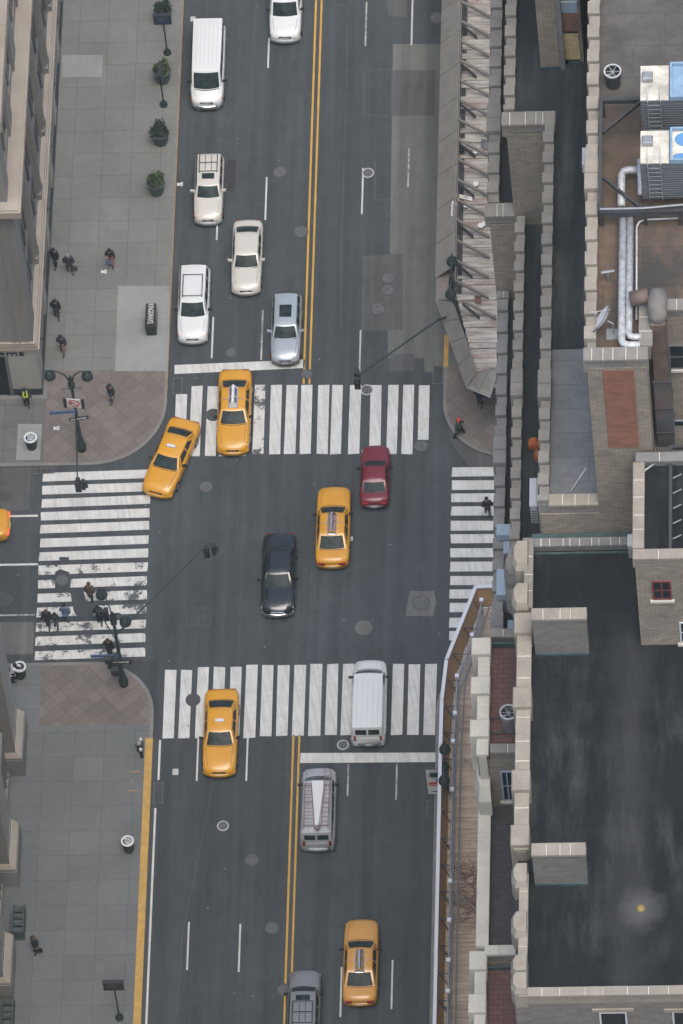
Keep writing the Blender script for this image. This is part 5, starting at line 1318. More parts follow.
rt = empty('pedestrian_signal', (b.x, b.y, ZS), 'small black pedestrian signal box beside the south-west lamp post', 'pedestrian signal')
for i, (px, py, zz_) in enumerate([(109, 660, 3.6), (115, 671, 2.9)]):
    e = at(px, py, zz_); mb = MB(); mb.box(e.x-b.x-.22, e.x-b.x+.22, e.y-b.y-.15, e.y-b.y+.15, zz_-ZS-.25, zz_-ZS+.25, .03); q = mb.build('signal_box', 'sign_black', rt)
    mb = MB(); mb.tube([(0, 0, zz_-ZS), (e.x-b.x, e.y-b.y, zz_-ZS)], .03, 6); mb.build('bracket', 'pole', rt)
rt = empty('traffic_signal', (b.x, b.y, ZS), 'traffic signal on the long diagonal arm reaching over the junction', 'traffic signal', 'traffic signals at the junction')
zz_ = heightat(b, 634); zt_ = zz_+1.0
e = at(206.5, 545, zt_)
mb = MB(); mb.tube([(0.05, .05, zz_-ZS-.1), (e.x-b.x, e.y-b.y, zt_-ZS)], [.07, .045], 8); mb.build('mast_arm', 'pole', rt)
signal_head(rt, (e.x-b.x-.05, e.y-b.y-.1, zt_-ZS-.55), R(15)); signal_head(rt, (e.x-b.x+.35, e.y-b.y-.0, zt_-ZS-.4), R(100), .9)
# NE lamp and arm (through the old shed)
p = at(451, 274, 8.6); b = Vector((p.x, p.y, ZS))
twin_lamp(b, 8.2, (.02, 1.15), (-.02, -1.15), 'dark twin arm street lamp rising through the weathered shed')
rt = empty('traffic_signal', (b.x, b.y, ZS), 'black traffic signal on a long arm over the north crosswalk', 'traffic signal', 'traffic signals at the junction')
s_ = at(438, 320, 5.2); e = at(357.5, 376, 6.2)
mb = MB(); mb.tube([(0, 0, 4.4), (s_.x-b.x, s_.y-b.y, 5.2-ZS), (e.x-b.x, e.y-b.y, 6.2-ZS)], [.08, .07, .045], 8); mb.build('mast_arm', 'pole', rt)
signal_head(rt, (e.x-b.x-.05, e.y-b.y-.1, 6.2-ZS-.55), R(0)); signal_head(rt, (e.x-b.x-.05, e.y-b.y+.3, 6.2-ZS-.5), R(180))
# SE lamp by the new shed
p = at(446, 760, 8.0); b = Vector((p.x-.1, p.y, ZS))
twin_lamp(b, 7.6, (.0, .95), (-.0, -1.1), 'dark twin arm street lamp behind the white rail of the plywood shed')

def litter_bin(px, py, r, lab, full=True):
    p = at(px, py, ZS); root = empty('litter_bin', (p.x, p.y, ZS), lab, 'litter bin', 'round litter bins at the corners')
    mb = MB(); mb.smooth = True; mb.lathe((0, 0, 0), [(r*.68, 0), (r*.72, .1), (r*.85, .95)], 18); mb.build('basket', 'litter', root)
    mb = MB()
    for k in range(18):
        a = k*math.pi/9; mb.tube([(r*.7*math.cos(a), r*.7*math.sin(a), .05), (r*.88*math.cos(a), r*.88*math.sin(a), .95)], .015, 4)
    mb.build('slats', 'steel_dark', root)
    mb = MB(); mb.smooth = True; mb.lathe((0, 0, 0), [(r*.85, .93), (r, .96), (r*1.0, 1.0), (r*.74, 1.03), (r*.7, .97)], 24, cap=False); mb.build('rim', 'bin_rim', root)
    mb = MB(); mb.ell((.03, .02, .9), (r*.66, .13), 12, 6)
    if full: mb.ell((-.1, .1, .99), (r*.3, .1), 8, 5); mb.ell((.12, -.05, 1.0), (r*.26, .08), 8, 5)
    mb.build('rubbish', 'trash' if full else 'trim', root)
litter_bin(32, 447, .40, 'overflowing round bin on the pale slab at the north-west corner')
litter_bin(129, 850, .38, 'round bin with white rim beside the long yellow kerb')
litter_bin(21, 676, .40, 'round white-rimmed bin at the south-west corner by the worker', False)
# bollards, hydrant
for px, py, lab in [(142, 747, 'white-topped black bollard, upper one by the hydrant'), (142, 757, 'white-topped black bollard, lower one by the hydrant')]:
    p = at(px, py, ZS); rt = empty('bollard', (p.x, p.y, ZS), lab, 'bollard', 'bollards by the hydrant')
    mb = MB(); mb.lathe((0, 0, 0), [(.1, 0), (.1, .75)], 12); mb.build('post', 'sign_black', rt)
    mb = MB(); mb.lathe((0, 0, 0), [(.105, .752), (.105, .85), (.06, .92)], 12); mb.build('cap', 'white_metal', rt)
p = at(140, 750, ZS); rt = empty('fire_hydrant', (p.x, p.y, ZS), 'black fire hydrant with silver bonnet between the bollards', 'fire hydrant')
mb = MB(); mb.lathe((0, 0, 0), [(.2, 0), (.2, .06), (.13, .1), (.13, .6), (.17, .62), (.17, .68)], 14); mb.build('barrel', 'sign_black', rt)
mb = MB(); mb.smooth = True; mb.lathe((0, 0, 0), [(.165, .682), (.15, .76), (.08, .84), (.03, .88)], 14); mb.build('bonnet', 'steel', rt)
for s_ in (-1, 1):
    mb = MB(); mb.tube([(.12*s_, 0, .48), (.25*s_, 0, .48)], .06, 8); mb.build('nozzle', 'sign_black', rt)
# newspaper rack with lettering
p = at(151.8, 336, ZS)
hh = 1.2
a = at(151, 303, ZS+hh); L_ = a.y-p.y
rt = empty('news_rack', (p.x, (a.y+p.y)/2, ZS), 'long black street box with big white letters on the pale concrete slab', 'news rack')
mb = MB(); mb.box(-.30, .30, -L_/2, L_/2, .1, hh, .04); mb.box(-.25, .25, -L_/2+.1, L_/2-.1, 0, .1); mb.build('cabinet', 'sign_black', rt)
mb = MB(); mb.box(-.33, .33, -L_/2-.03, -L_/2+.5, hh*.5, hh-.2, .03); mb.build('slanted_end', 'pole', rt)
mb = MB()
for k in range(5): mb.box(.302, .31, -L_/2+.1+k*L_*.19, -L_/2+.1+k*L_*.19+L_*.15, .3, hh-.15)
mb.build('door', 'steel', rt)
lettering('KINGSWAYS', .36, 'sign_white', rt, Matrix.Translation(Vector((0, .0, hh+.012))) @ Matrix.Rotation(R(-90), 4, 'Z') @ Matrix.Diagonal((.70, 1.3, 1, 1)), 'lettering', .008)
# bike rack style green stands
for px, py, lab in [(19.5, 935, 'green slatted news box bank on the left pavement, beside the dark walker'), (8.5, 1028, 'green slatted news box bank at the bottom left corner of the picture')]:
    p = at(px, py, ZS); rt = empty('news_box', (p.x, p.y+.55, ZS), lab, 'news box', 'green news boxes')
    mb = MB()
    for s_ in (-1, 1):
        mb.box(.3*s_-.03, .3*s_+.03, -.9, .9, .06, 1.0)
    mb.box(-.3, .3, -.9, .9, 0.02, .12); mb.build('frame', 'planter', rt)
    for k in range(4):
        mb = MB(); mb.box(-.27, .27, -.85+k*.45, -.5+k*.45, .12, .8+.06*(k % 2), .03); q = mb.build('box', 'planter', rt)
        mb = MB(); mb.box(-.2, .2, -.8+k*.45, -.56+k*.45, .82+.06*(k % 2), .87+.06*(k % 2)); q2 = mb.build('lid', 'planter', rt)

# ================================================================== VEHICLES
def vehicle(name, cx, cy, rz, lab, cat, P, group='vehicles on the avenue'):
    """P: dict L,W, hood z, belt z, roof z, yb (cabin base rear,front), yt (roof rear,front), paint ... front is +Y"""
    root = empty(name, (cx, cy, Z4), lab, cat, group, rz)
    Lh, Wh = P['L']/2, P['W']/2
    zb, zh, zd, zr = P['belt'], P['hood'], P['deck'], P['roof']
    yb0, yb1 = P['yb']; yt0, yt1 = P['yt']; tum = P.get('tum', .78)
    paint = P['paint']
    van = P.get('van', False)
    # ---- body: lofted sections
    stn = [(-Lh, .78, zd*.78), (-Lh+.07, .89, zd*.92), (-Lh+.3, .975, zd), (yb0, 1.0, (zd+zb)/2 if not van else zb), (yb0+.35, 1.0, zb), (0, 1.0, zb), (yb1-.3, 1.0, zb),
           (yb1, .995, zb*.5+zh*.5+.02), (Lh-.75, .975, zh-.02), (Lh-.3, .93, zh-.10), (Lh-.08, .83, zh-.22), (Lh, .68, zh-.34)]
    stn = sorted(stn, key=lambda q: q[0])
    rings = []
    for y, ww, z in stn:
        w_ = Wh*ww; zlow = .15 if abs(y) < Lh-.2 else .22
        half = [(w_*.86, zlow), (w_*.98, zlow+.12), (w_, zlow+(z-zlow)*.5), (w_*.985, z-.16), (w_*.93, z-.045), (w_*.80, z), (w_*.4, z+.025), (0, z+.03)]
        bow = -.07*1 if y > Lh-.5 else (.05 if y < -Lh+.4 else 0)
        pts = [(x, y+bow*(x/w_)**2*(1), zz) for x, zz in half]
        ring = pts+[(-x, yy, zz) for x, yy, zz in pts[-2::-1]]
        rings.append(ring)
    mb = MB(); mb.smooth = True; mb.loft(rings); body = fixn(mb.build('body', paint, root)); 
    # ---- cabin (pillars + roof skin)
    ws = Wh*.90; wt = Wh*tum
    base = {'rl': Vector((-ws*.97, yb0, zd-.01 if not van else zb)), 'rr': Vector((ws*.97, yb0, zd-.01 if not van else zb)), 'fr': Vector((ws*.97, yb1, zh)), 'fl': Vector((-ws*.97, yb1, zh))}
    top_ = {'rl': Vector((-wt, yt0, zr-.04)), 'rr': Vector((wt, yt0, zr-.04)), 'fr': Vector((wt*.97, yt1, zr-.05)), 'fl': Vector((-wt*.97, yt1, zr-.05))}
    def face(c1, c2, out, bul):
        def f(u, v):
            a = base[c1].lerp(base[c2], u); b = top_[c1].lerp(top_[c2], u)
            p = a.lerp(b, v); return p+Vector(out)*(bul*4*u*(1-u)*(1-.55*v)+.03*4*v*(1-v))
        return f
    fcs = {'f': face('fl', 'fr', (0, 1, 0), .16), 'b': face('rr', 'rl', (0, -1, 0), .12 if not van else .04), 'r': face('fr', 'rr', (1, 0, 0), .03), 'l': face('rl', 'fl', (-1, 0, 0), .03)}
    mb = MB(); mb.smooth = True
    for f in fcs.values(): mb.patch(f, 8, 5)
    def roof(u, v):
        a = top_['rl'].lerp(top_['rr'], u); b = top_['fl'].lerp(top_['fr'], u); p = a.lerp(b, v)
        # follow the bulge of front and back faces at their top edge
        p.y += .16*.45*4*u*(1-u)*max(0, (v-.8)/.2) - (.12 if not van else .04)*.45*4*u*(1-u)*max(0, (.2-v)/.2)
        p.x += (.03*.45)*4*v*(1-v)*(1 if u > .5 else -1)*abs(2*u-1)
        p.z += .075*(1-(2*u-1)**4)*(1-(2*v-1)**6); return p
    mb.patch(roof, 10, 12)
    mb.build('cabin', paint, root)
    if van:
        mb = MB(); 
        for k in range(P.get('ribs', 5)):
            u = .14+k*.72/(P.get('ribs', 5)-1)
            pts = [roof(u, t)+Vector((0, 0, .004)) for t in (.04, .3, .6, .9)]; mb.tube(pts, .02, 4)
        mb.build('roof_rib', 'rib_paint', root)
    # ---- glass
    def glass(key, u0, u1, v0, v1, nm, out, mat='car_glass'):
        f = fcs[key]; mb = MB(); mb.smooth = True
        def g(a, b):
            s = u0+(u1-u0)*a; t = v0+(v1-v0)*b
            return f(s, t)+Vector(out)*.014+Vector((0, 0, .008))
        mb.patch(g, 8, 4); return mb.build(nm, mat, root)
    glass('f', .06, .94, .06, .93, 'windshield', (0, 1, 0))
    if P.get('rearglass', True):
        if van:
            for a, b in ((.10, .47), (.53, .90)): glass('b', a, b, .30, .78, 'rear_window', (0, -1, 0))
        else: glass('b', .07, .93, .10, .90, 'rear_window', (0, -1, 0))
    sides = P.get('sides', [(.12, .47), (.52, .86)])
    for key, out in (('r', (1, 0, 0)), ('l', (-1, 0, 0))):
        for a, b in sides:
            a2, b2 = (a, b) if key == 'r' else (1-b, 1-a)
            glass(key, a2, b2, .18, .88, 'side_window', out)
    # wiper / cowl
    mb = MB(); pts = [fcs['f'](t, .02)+Vector((0, .05, .012)) for t in (.08, .3, .5, .7, .92)]; mb.tube(pts, .03, 5); mb.build('cowl', 'trim', root)
    if not van and P.get('rearglass', True):
        mb = MB(); pts = [fcs['b'](t, .04)+Vector((0, -.03, .012)) for t in (.08, .3, .5, .7, .92)]; mb.tube(pts, .02, 5); mb.build('rear_seal', 'trim', root)
    # ---- hood and trunk seams
    mb = MB()
    y1 = Lh-.42; zf = lambda y: zh-.02-(max(0, y-(Lh-.75)))*.15
    for s_ in (-1, 1):
        mb.tube([(s_*Wh*.80, yb1+.02, zh+.045), (s_*Wh*.74, (yb1+y1)/2, zh+.018), (s_*Wh*.66, y1, zf(y1)+.016)], .014, 4)
    mb.build('hood_seam', 'trim_grey' if paint not in ('car_black',) else 'trim', root)
    # ---- lamps, bumpers, grille
    bm_ = P.get('bumper', paint)
    def bumper(yend, s, nm):
        mb = MB(); mb.smooth = True
        rr = []
        for t in [-1, -.8, -.4, 0, .4, .8, 1]:
            x = t*Wh*.93; y = yend+s*(.06-.26*abs(t)**2.6)
            rr.append([(x, y-s*.16, .22), (x, y, .25), (x, y+s*.02, .46), (x, y, .56), (x, y-s*.14, .585)])
        mb.loft(rr); fixn(mb.build(nm, bm_, root))
    bumper(Lh-.02, 1, 'front_bumper'); bumper(-Lh+.02, -1, 'rear_bumper')
    hl = P.get('headlamp', 'lamp_glass'); hz = zh-.22
    for s_ in (-1, 1):
        mb = MB(); xx = s_*Wh*.66
        po, pi_ = .20 if s_ > 0 else .03, .20 if s_ < 0 else .03
        mb.hull6([(xx-.17, Lh-.42, hz-.12), (xx+.17, Lh-.42, hz-.12), (xx+.17, Lh-.08-po, hz-.12), (xx-.17, Lh-.08-pi_, hz-.12)],
                 [(xx-.16, Lh-.44, hz+.07), (xx+.16, Lh-.44, hz+.07), (xx+.16, Lh-.13-po, hz+.05), (xx-.16, Lh-.13-pi_, hz+.05)])
        h = mb.build('headlight', hl, root)
        mb = MB(); x2 = s_*Wh*.87; mb.box(x2-.06, x2+.06, Lh-.50, Lh-.34, hz-.1, hz+.03, .02); mb.build('indicator', 'amber' if hl == 'lamp_lit' or P.get('amber') else 'lamp_glass', root)
        mb = MB(); x2 = s_*Wh*.60; tz = zd-.2 if not van else 1.15
        if van: mb.box(s_*Wh*.74-.07, s_*Wh*.74+.07, -Lh-.015, -Lh+.1, tz-.25, tz+.2, .02)
        else: mb.box(x2-.19, x2+.19, -Lh-.02, -Lh+.10, tz-.12, tz+.04, .02)
        mb.build('taillight', P.get('tail', 'red_lens'), root)
    mb = MB(); mb.box(-Wh*.38, Wh*.38, Lh-.16, Lh-.02, hz-.14, hz-.01, .02); mb.build('grille', P.get('grille', 'trim'), root)
    for ye, s_ in ((Lh+.035, 1), (-Lh-.045, -1)):
        mb = MB(); mb.box(-.17, .17, ye-.012, ye+.012, .44, .56); mb.build('number_plate', 'plate', root)
    # ---- mirrors, wheels
    for s_ in (-1, 1):
        mb = MB(); ym = yb1-.42; mb.hull6([(s_*Wh*.93, ym-.05, zb-.02), (s_*(Wh+.18), ym-.07, zb-.0), (s_*(Wh+.18), ym+.06, zb), (s_*Wh*.93, ym+.08, zb-.02)], [(s_*Wh*.93, ym-.04, zb+.08), (s_*(Wh+.19), ym-.06, zb+.15), (s_*(Wh+.19), ym+.04, zb+.15), (s_*Wh*.93, ym+.06, zb+.08)])
        fixn(mb.build('mirror', P.get('mirror', 'trim'), root))
        for yw in (-Lh*.60, Lh*.62):
            rt_ = .34
            mb = MB(); n = 18; x0, x1 = s_*(Wh-.22), s_*(Wh+.005)
            ring = lambda x, r: [(x, yw+r*math.cos(2*math.pi*k/n), rt_+r*math.sin(2*math.pi*k/n)) for k in range(n)]
            mb.loft([ring(x0, rt_-.04), ring(x0, rt_), ring(x1-.03*s_, rt_), ring(x1, rt_-.05), ring(x1, rt_-.12)]); wh = fixn(mb.build('wheel', 'tyre', root))
            mb = MB(); mb.loft([ring(x1+.004*s_, rt_-.125), ring(x1+.012*s_, .08)]); r_ = fixn(mb.build('rim', 'rim', root)); r_.parent = wh
    # door seams
    mb = MB()
    if not P.get('noseam'):
        for s_ in (-1, 1):
            for t in P.get('doors', (.05, .5, .92)):
                y = yb1+(yb0-yb1)*t; mb = MB(); mb.tube([(s_*Wh*.995, y, .4), (s_*Wh*1.004, y, .7), (s_*Wh*.985, y, zb-.16), (s_*Wh*.93, y, zb-.04)], .010, 4); mb.build('door_seam', 'trim', root)
    # ---- extras
    for ex in P.get('extras', []):
        k = ex[0]
        if k == 'ad':   # wedge shaped roof advert
            m1 = ex[1]
            mb = MB(); y0_, y1_ = -.78, .62; yc_ = (yt0+yt1)/2+ex[2]; z0 = zr+.05
            mb.hull6([(-.24, yc_+y0_, z0), (.24, yc_+y0_, z0), (.24, yc_+y1_, z0), (-.24, yc_+y1_, z0)], [(-.05, yc_+y0_+.06, z0+.38), (.05, yc_+y0_+.06, z0+.38), (.05, yc_+y1_-.1, z0+.38), (-.05, yc_+y1_-.1, z0+.38)])
            ad = mb.build('roof_sign', m1, root)
            mb = MB()
            mb.box(-.27, .27, yc_+y0_-.03, yc_+y1_+.03, z0-.03, z0+.0); mb.box(-.62, -.25, yc_+.0, yc_+.04, z0-.02, z0+.0); mb.box(.25, .62, yc_+.0, yc_+.04, z0-.02, z0+.0); q = mb.build('sign_mount', 'chrome', root)
            mb = MB(); q_ = .012
            for s_ in (-1, 1):
                for (t0, t1, mm) in ((.12, .5, ex[3]), (.58, .85, ex[3])):
                    ya_, yb_ = yc_+y0_+(y1_-y0_)*t0, yc_+y0_+(y1_-y0_)*t1
                    mb.quad((s_*(.24-.04+.012), ya_, z0+.08), (s_*(.24-.04+.012), yb_, z0+.08), (s_*(.05+.05+.012), yb_, z0+.28), (s_*(.05+.05+.012), ya_, z0+.28))
            q = mb.build('advert_print', ex[3], root); q.parent = ad
        if k == 'light':  # small roof light
            yc_ = (yt0+yt1)/2+.15; z0 = zr+.05
            mb = MB(); mb.box(-.26, .26, yc_-.09, yc_+.09, z0-.02, z0+.15, .05); mb.build('roof_light', 'ad_white', root)
        if k == 'sunroof':
            mb = MB(); mb.patch(lambda u, v: roof(.22+.56*u, ex[1]+(ex[2]-ex[1])*v)+Vector((0, 0, .012)), 4, 3); mb.build('sunroof', 'car_glass', root)
        if k == 'rack':
            mb = MB(); z0 = zr+.14
            v0_, v1_ = ex[1], ex[2]
            ya_, yb_ = yt0+(yt1-yt0)*v0_, yt0+(yt1-yt0)*v1_
            for s_ in (-1, 1): mb.tube([(s_*wt*.80, ya_, zr), (s_*wt*.80, ya_+.1, z0), (s_*wt*.80, yb_-.1, z0), (s_*wt*.80, yb_, zr)], .024, 5)
            for t in ex[3]: yy_ = ya_+(yb_-ya_)*t; mb.tube([(-wt*.80, yy_, z0), (wt*.80, yy_, z0)], .022, 5)
            for t in ex[4]: mb.tube([(t*wt*.8, ya_+.1, zr+.085), (t*wt*.8, yb_-.1, zr+.085)], .016, 5)
            mb.build('roof_rack', 'trim', root)
        if k == 'ladders':
            z0 = zr+.22; ya_, yb_ = yt0+.1, yt1+.35
            mb = MB()
            for yy_ in (ya_+.3, (ya_+yb_)/2, yb_-.7): mb.tube([(-wt*.95, yy_, z0-.12), (wt*.95, yy_, z0-.12)], .03, 5); 
            for s_ in (-1, 1): mb.tube([(s_*wt*.93, ya_, z0-.1), (s_*wt*.93, yb_-.5, z0-.1)], .03, 5)
            mb.build('roof_rack', 'steel', root)
            mb = MB(); mb.hull6([(-.32, yb_-.5, z0-.1), (-.06, ya_+.1, z0-.1), (.13, ya_+.1, z0-.1), (.42, yb_-.5, z0-.1)], [(-.32, yb_-.5, z0+.02), (-.06, ya_+.1, z0+.02), (.13, ya_+.1, z0+.02), (.42, yb_-.5, z0+.02)]); fixn(mb.build('cargo_box', 'car_white', root))
            for (xa, xb_, xc_, xd_, y0_, y1_) in ((-.66, -.05, -.66, -.32, ya_+.05, yb_-.6), (.30, .68, .44, .76, ya_-.0, yb_+.25)):
                mb = MB(); mb.tube([(xa, y0_, z0+.06), (xc_, y1_, z0+.06)], .025, 5); mb.tube([(xb_, y0_, z0+.06), (xd_, y1_, z0+.06)], .025, 5)
                n = 13
                for j in range(n):
                    t = (j+.5)/n; mb.tube([(xa+(xc_-xa)*t, y0_+(y1_-y0_)*t, z0+.06), (xb_+(xd_-xb_)*t, y0_+(y1_-y0_)*t, z0+.06)], .016, 4)
                mb.build('ladder', 'pink_rail', root)
            mb = MB(); mb.ell((.08, ya_+.05, z0+.02), (.17, .12), 10, 6); mb.build('rope_coil', 'timber', root)
    return root
M['pink_rail'] = simple('pinkish_ladder_rail', (.26, .13, .12), .5, .1)
TAXI = dict(L=5.35, W=1.98, belt=.98, hood=.98, deck=.98, roof=1.46, yb=(-1.78, .98), yt=(-1.02, .32), tum=.70, paint='taxi', sides=[(.12, .48), (.53, .84)])
def T(**k): d = dict(TAXI); d.update(k); return d
def place(xl, xr, yt, yb_, P):
    zc = P['belt']-.2; yc = (yt+yb_)/2
    cx = (X(xl, yc, zc)+X(xr, yc, zc))/2
    yn, ys = Y((xl+xr)/2, yt, P['deck']*.9 if True else 0), Y((xl+xr)/2, yb_, .45)
    print('VEH', round(yn-ys, 2), round(X(xr, yc, zc)-X(xl, yc, zc), 2), P['L'], P['W'])
    return cx, (yn+ys)/2
def veh(name, box, down, lab, cat, P, rzoff=0, fit=True):
    cx, cy = place(*box, P)
    if fit:
        yn, ys = Y((box[0]+box[1])/2, box[2], P['deck']*.9 if not (P.get('van') and down) else P['roof']), Y((box[0]+box[1])/2, box[3], .5 if down else .5)
        L_ = yn-ys-.06; cy = (yn+ys)/2
        P = dict(P); s = L_/P['L']; P['L'] = L_; P['yb'] = tuple(q*s for q in P['yb']); P['yt'] = tuple(q*s for q in P['yt'])
    return vehicle(name, cx, cy, (math.pi if down else 0)+rzoff, lab, cat, P)
# taxis
veh('taxi', (217, 251, 368.5, 454), True, 'yellow taxi with long white roof advert stopped on the north crosswalk', 'taxi', T(extras=[('ad', 'ad_white', .05, 'ad_blue')]))
veh('taxi', (316, 350, 484.5, 567), False, 'yellow taxi with silver and red roof advert in the middle of the junction', 'taxi', T(extras=[('ad', 'chrome', .0, 'ad_mix')], doors=(.05, .5, .92)))
veh('taxi', (203, 238, 688, 776), True, 'yellow taxi with small roof light leaving over the south crosswalk', 'taxi', T(extras=[('light',)]))
veh('taxi', (342, 379.5, 917, 1005), False, 'amber-yellow taxi with tan and silver roof advert at the bottom right', 'taxi', T(paint='taxi_tan', extras=[('ad', 'chrome', -.1, 'glow')]))
a = at(186, 424, .8); b = at(157, 494, .6)
c = (at(187, 420, .9)+at(157, 494, .5))*.5
ang = math.atan2(-(b.x-a.x), (b.y-a.y))
vehicle('taxi', X(171, 456, .8), (Y(187, 421, .9)+Y(157, 493, .5))/2, ang, 'yellow taxi with small roof light turning at the brick corner', 'taxi', T(extras=[('light',)]), 'vehicles on the avenue')
vehicle('taxi', X(8, 522, .7)-2.6, Y(4, 523, .8), R(90), 'yellow taxi leaving by the left edge with its red tail lamp lit', 'taxi', T(extras=[('light',)], tail='red_lit'), 'vehicles on the avenue')
# vans and cars
VAN = dict(L=5.6, W=2.0, belt=1.25, hood=1.15, deck=1.25, roof=2.08, yb=(-2.76, 1.75), yt=(-2.62, 1.05), tum=.84, van=True, doors=(.05, .3))
veh('passenger_van', (190.5, 225.5, 16, 108), True, 'long white passenger van with headlights lit, near the top kerb', 'van', dict(VAN, paint='car_white', headlamp='lamp_lit', bumper='chrome', L=6.1, yb=(-3.02, 2.0), yt=(-2.9, 1.3), tum=.86, sides=[(.04, .2), (.24, .46), (.5, .7), (.74, .95)], ribs=6))
veh('cargo_van', (351, 387, 657, 745), False, 'plain white cargo van on the south crosswalk with two rear windows', 'van', dict(VAN, paint='car_white', bumper='trim_grey', sides=[(.03, .2)], ribs=5, rearpaint=1))
veh('ladder_van', (299, 337.5, 765, 850), False, 'pale grey van carrying ladders on its roof behind the south stop line', 'van', dict(VAN, paint='van_grey', bumper='van_grey', sides=[(.03, .2), (.24, .5), (.54, .75)], extras=[('ladders',)]))
SUV = dict(L=4.7, W=1.85, belt=1.12, hood=1.02, deck=1.12, roof=1.72, yb=(-2.28, .95), yt=(-2.0, .30), tum=.76, sides=[(.12, .38), (.42, .68), (.72, .93)], doors=(.05, .4, .7))
cx = X(285, 25, 1.0)
SUV_T = dict(SUV, L=5.1, yb=(-2.5, 1.1), yt=(-2.3, .45), paint='car_white', bumper='van_grey', W=1.95, ribs=4, van=True, belt=1.18, hood=1.08, deck=1.18, roof=1.85, tum=.82)
vehicle('passenger_van', cx, Y(285, 42, .5)+2.6, math.pi, 'white minivan cut by the top edge of the picture', 'van', SUV_T)
veh('estate_car', (193, 224.5, 156, 224), True, 'cream wagon with black roof rails and sunroof beside the worn grate', 'car', dict(SUV, L=4.4, W=1.75, paint='car_pearl', roof=1.6, yb=(-2.1, .75), yt=(-1.95, .15), extras=[('sunroof', .66, .84), ('rack', .03, .62, (0, .5, 1), (-.35, .35))], mirror='car_pearl', amber=True, bumper='van_grey', headlamp='lamp_glass'))
veh('sedan', (231, 263, 219, 294), True, 'pearl white sedan in the second lane with pale roof', 'car', T(L=4.8, W=1.82, belt=.95, hood=.93, deck=.98, roof=1.42, paint='car_pearl', mirror='car_pearl', bumper='car_pearl', yb=(-1.75, .85), yt=(-1.1, .25), headlamp='lamp_glass', tum=.74))
veh('suv', (177, 210, 267, 343), True, 'white SUV with roof rack waiting beside the north-west kerb', 'suv', dict(SUV, L=4.9, W=1.88, paint='car_white', bumper='van_grey', roof=1.75, extras=[('rack', .28, .92, (0.04, .98), ())], yb=(-2.35, 1.0), yt=(-2.1, .35), amber=True))
veh('estate_car', (270.5, 301.5, 294, 364), True, 'silver blue hatchback with dark sunroof at the north stop line', 'car', dict(SUV, L=4.5, W=1.78, paint='car_silver', roof=1.5, belt=1.0, hood=.96, deck=1.0, yb=(-2.15, .78), yt=(-1.9, .2), extras=[('sunroof', .38, .78)], mirror='car_silver', bumper='trim_grey', amber=True, tum=.72))
veh('sedan', (261, 296, 532.5, 616), True, 'glossy black sedan with chrome bumper crossing the junction', 'car', T(paint='car_black', bumper='chrome', mirror='car_black', headlamp='lamp_glass', grille='chrome', L=5.4, yb=(-1.7, 1.0), yt=(-1.0, .35)))
veh('sedan', (361, 389, 443, 507), False, 'dark red sedan driving away at the north crosswalk', 'car', T(L=4.4, W=1.72, paint='car_red', belt=.95, hood=.92, deck=.98, roof=1.38, yb=(-1.45, .75), yt=(-.85, .12), bumper='trim_grey', tum=.74, rearglass=True))
cx = X(304, 1000, 1.0)
vehicle('estate_car', cx, Y(305, 968, .9)-2.35, 0, 'grey wagon with roof rails cut by the bottom edge of the picture', 'car', dict(SUV, paint='suv_grey', W=1.85, extras=[('sunroof', .76, .9), ('rack', .1, .72, (0.0, .5, .98), (-.3, .3))]))

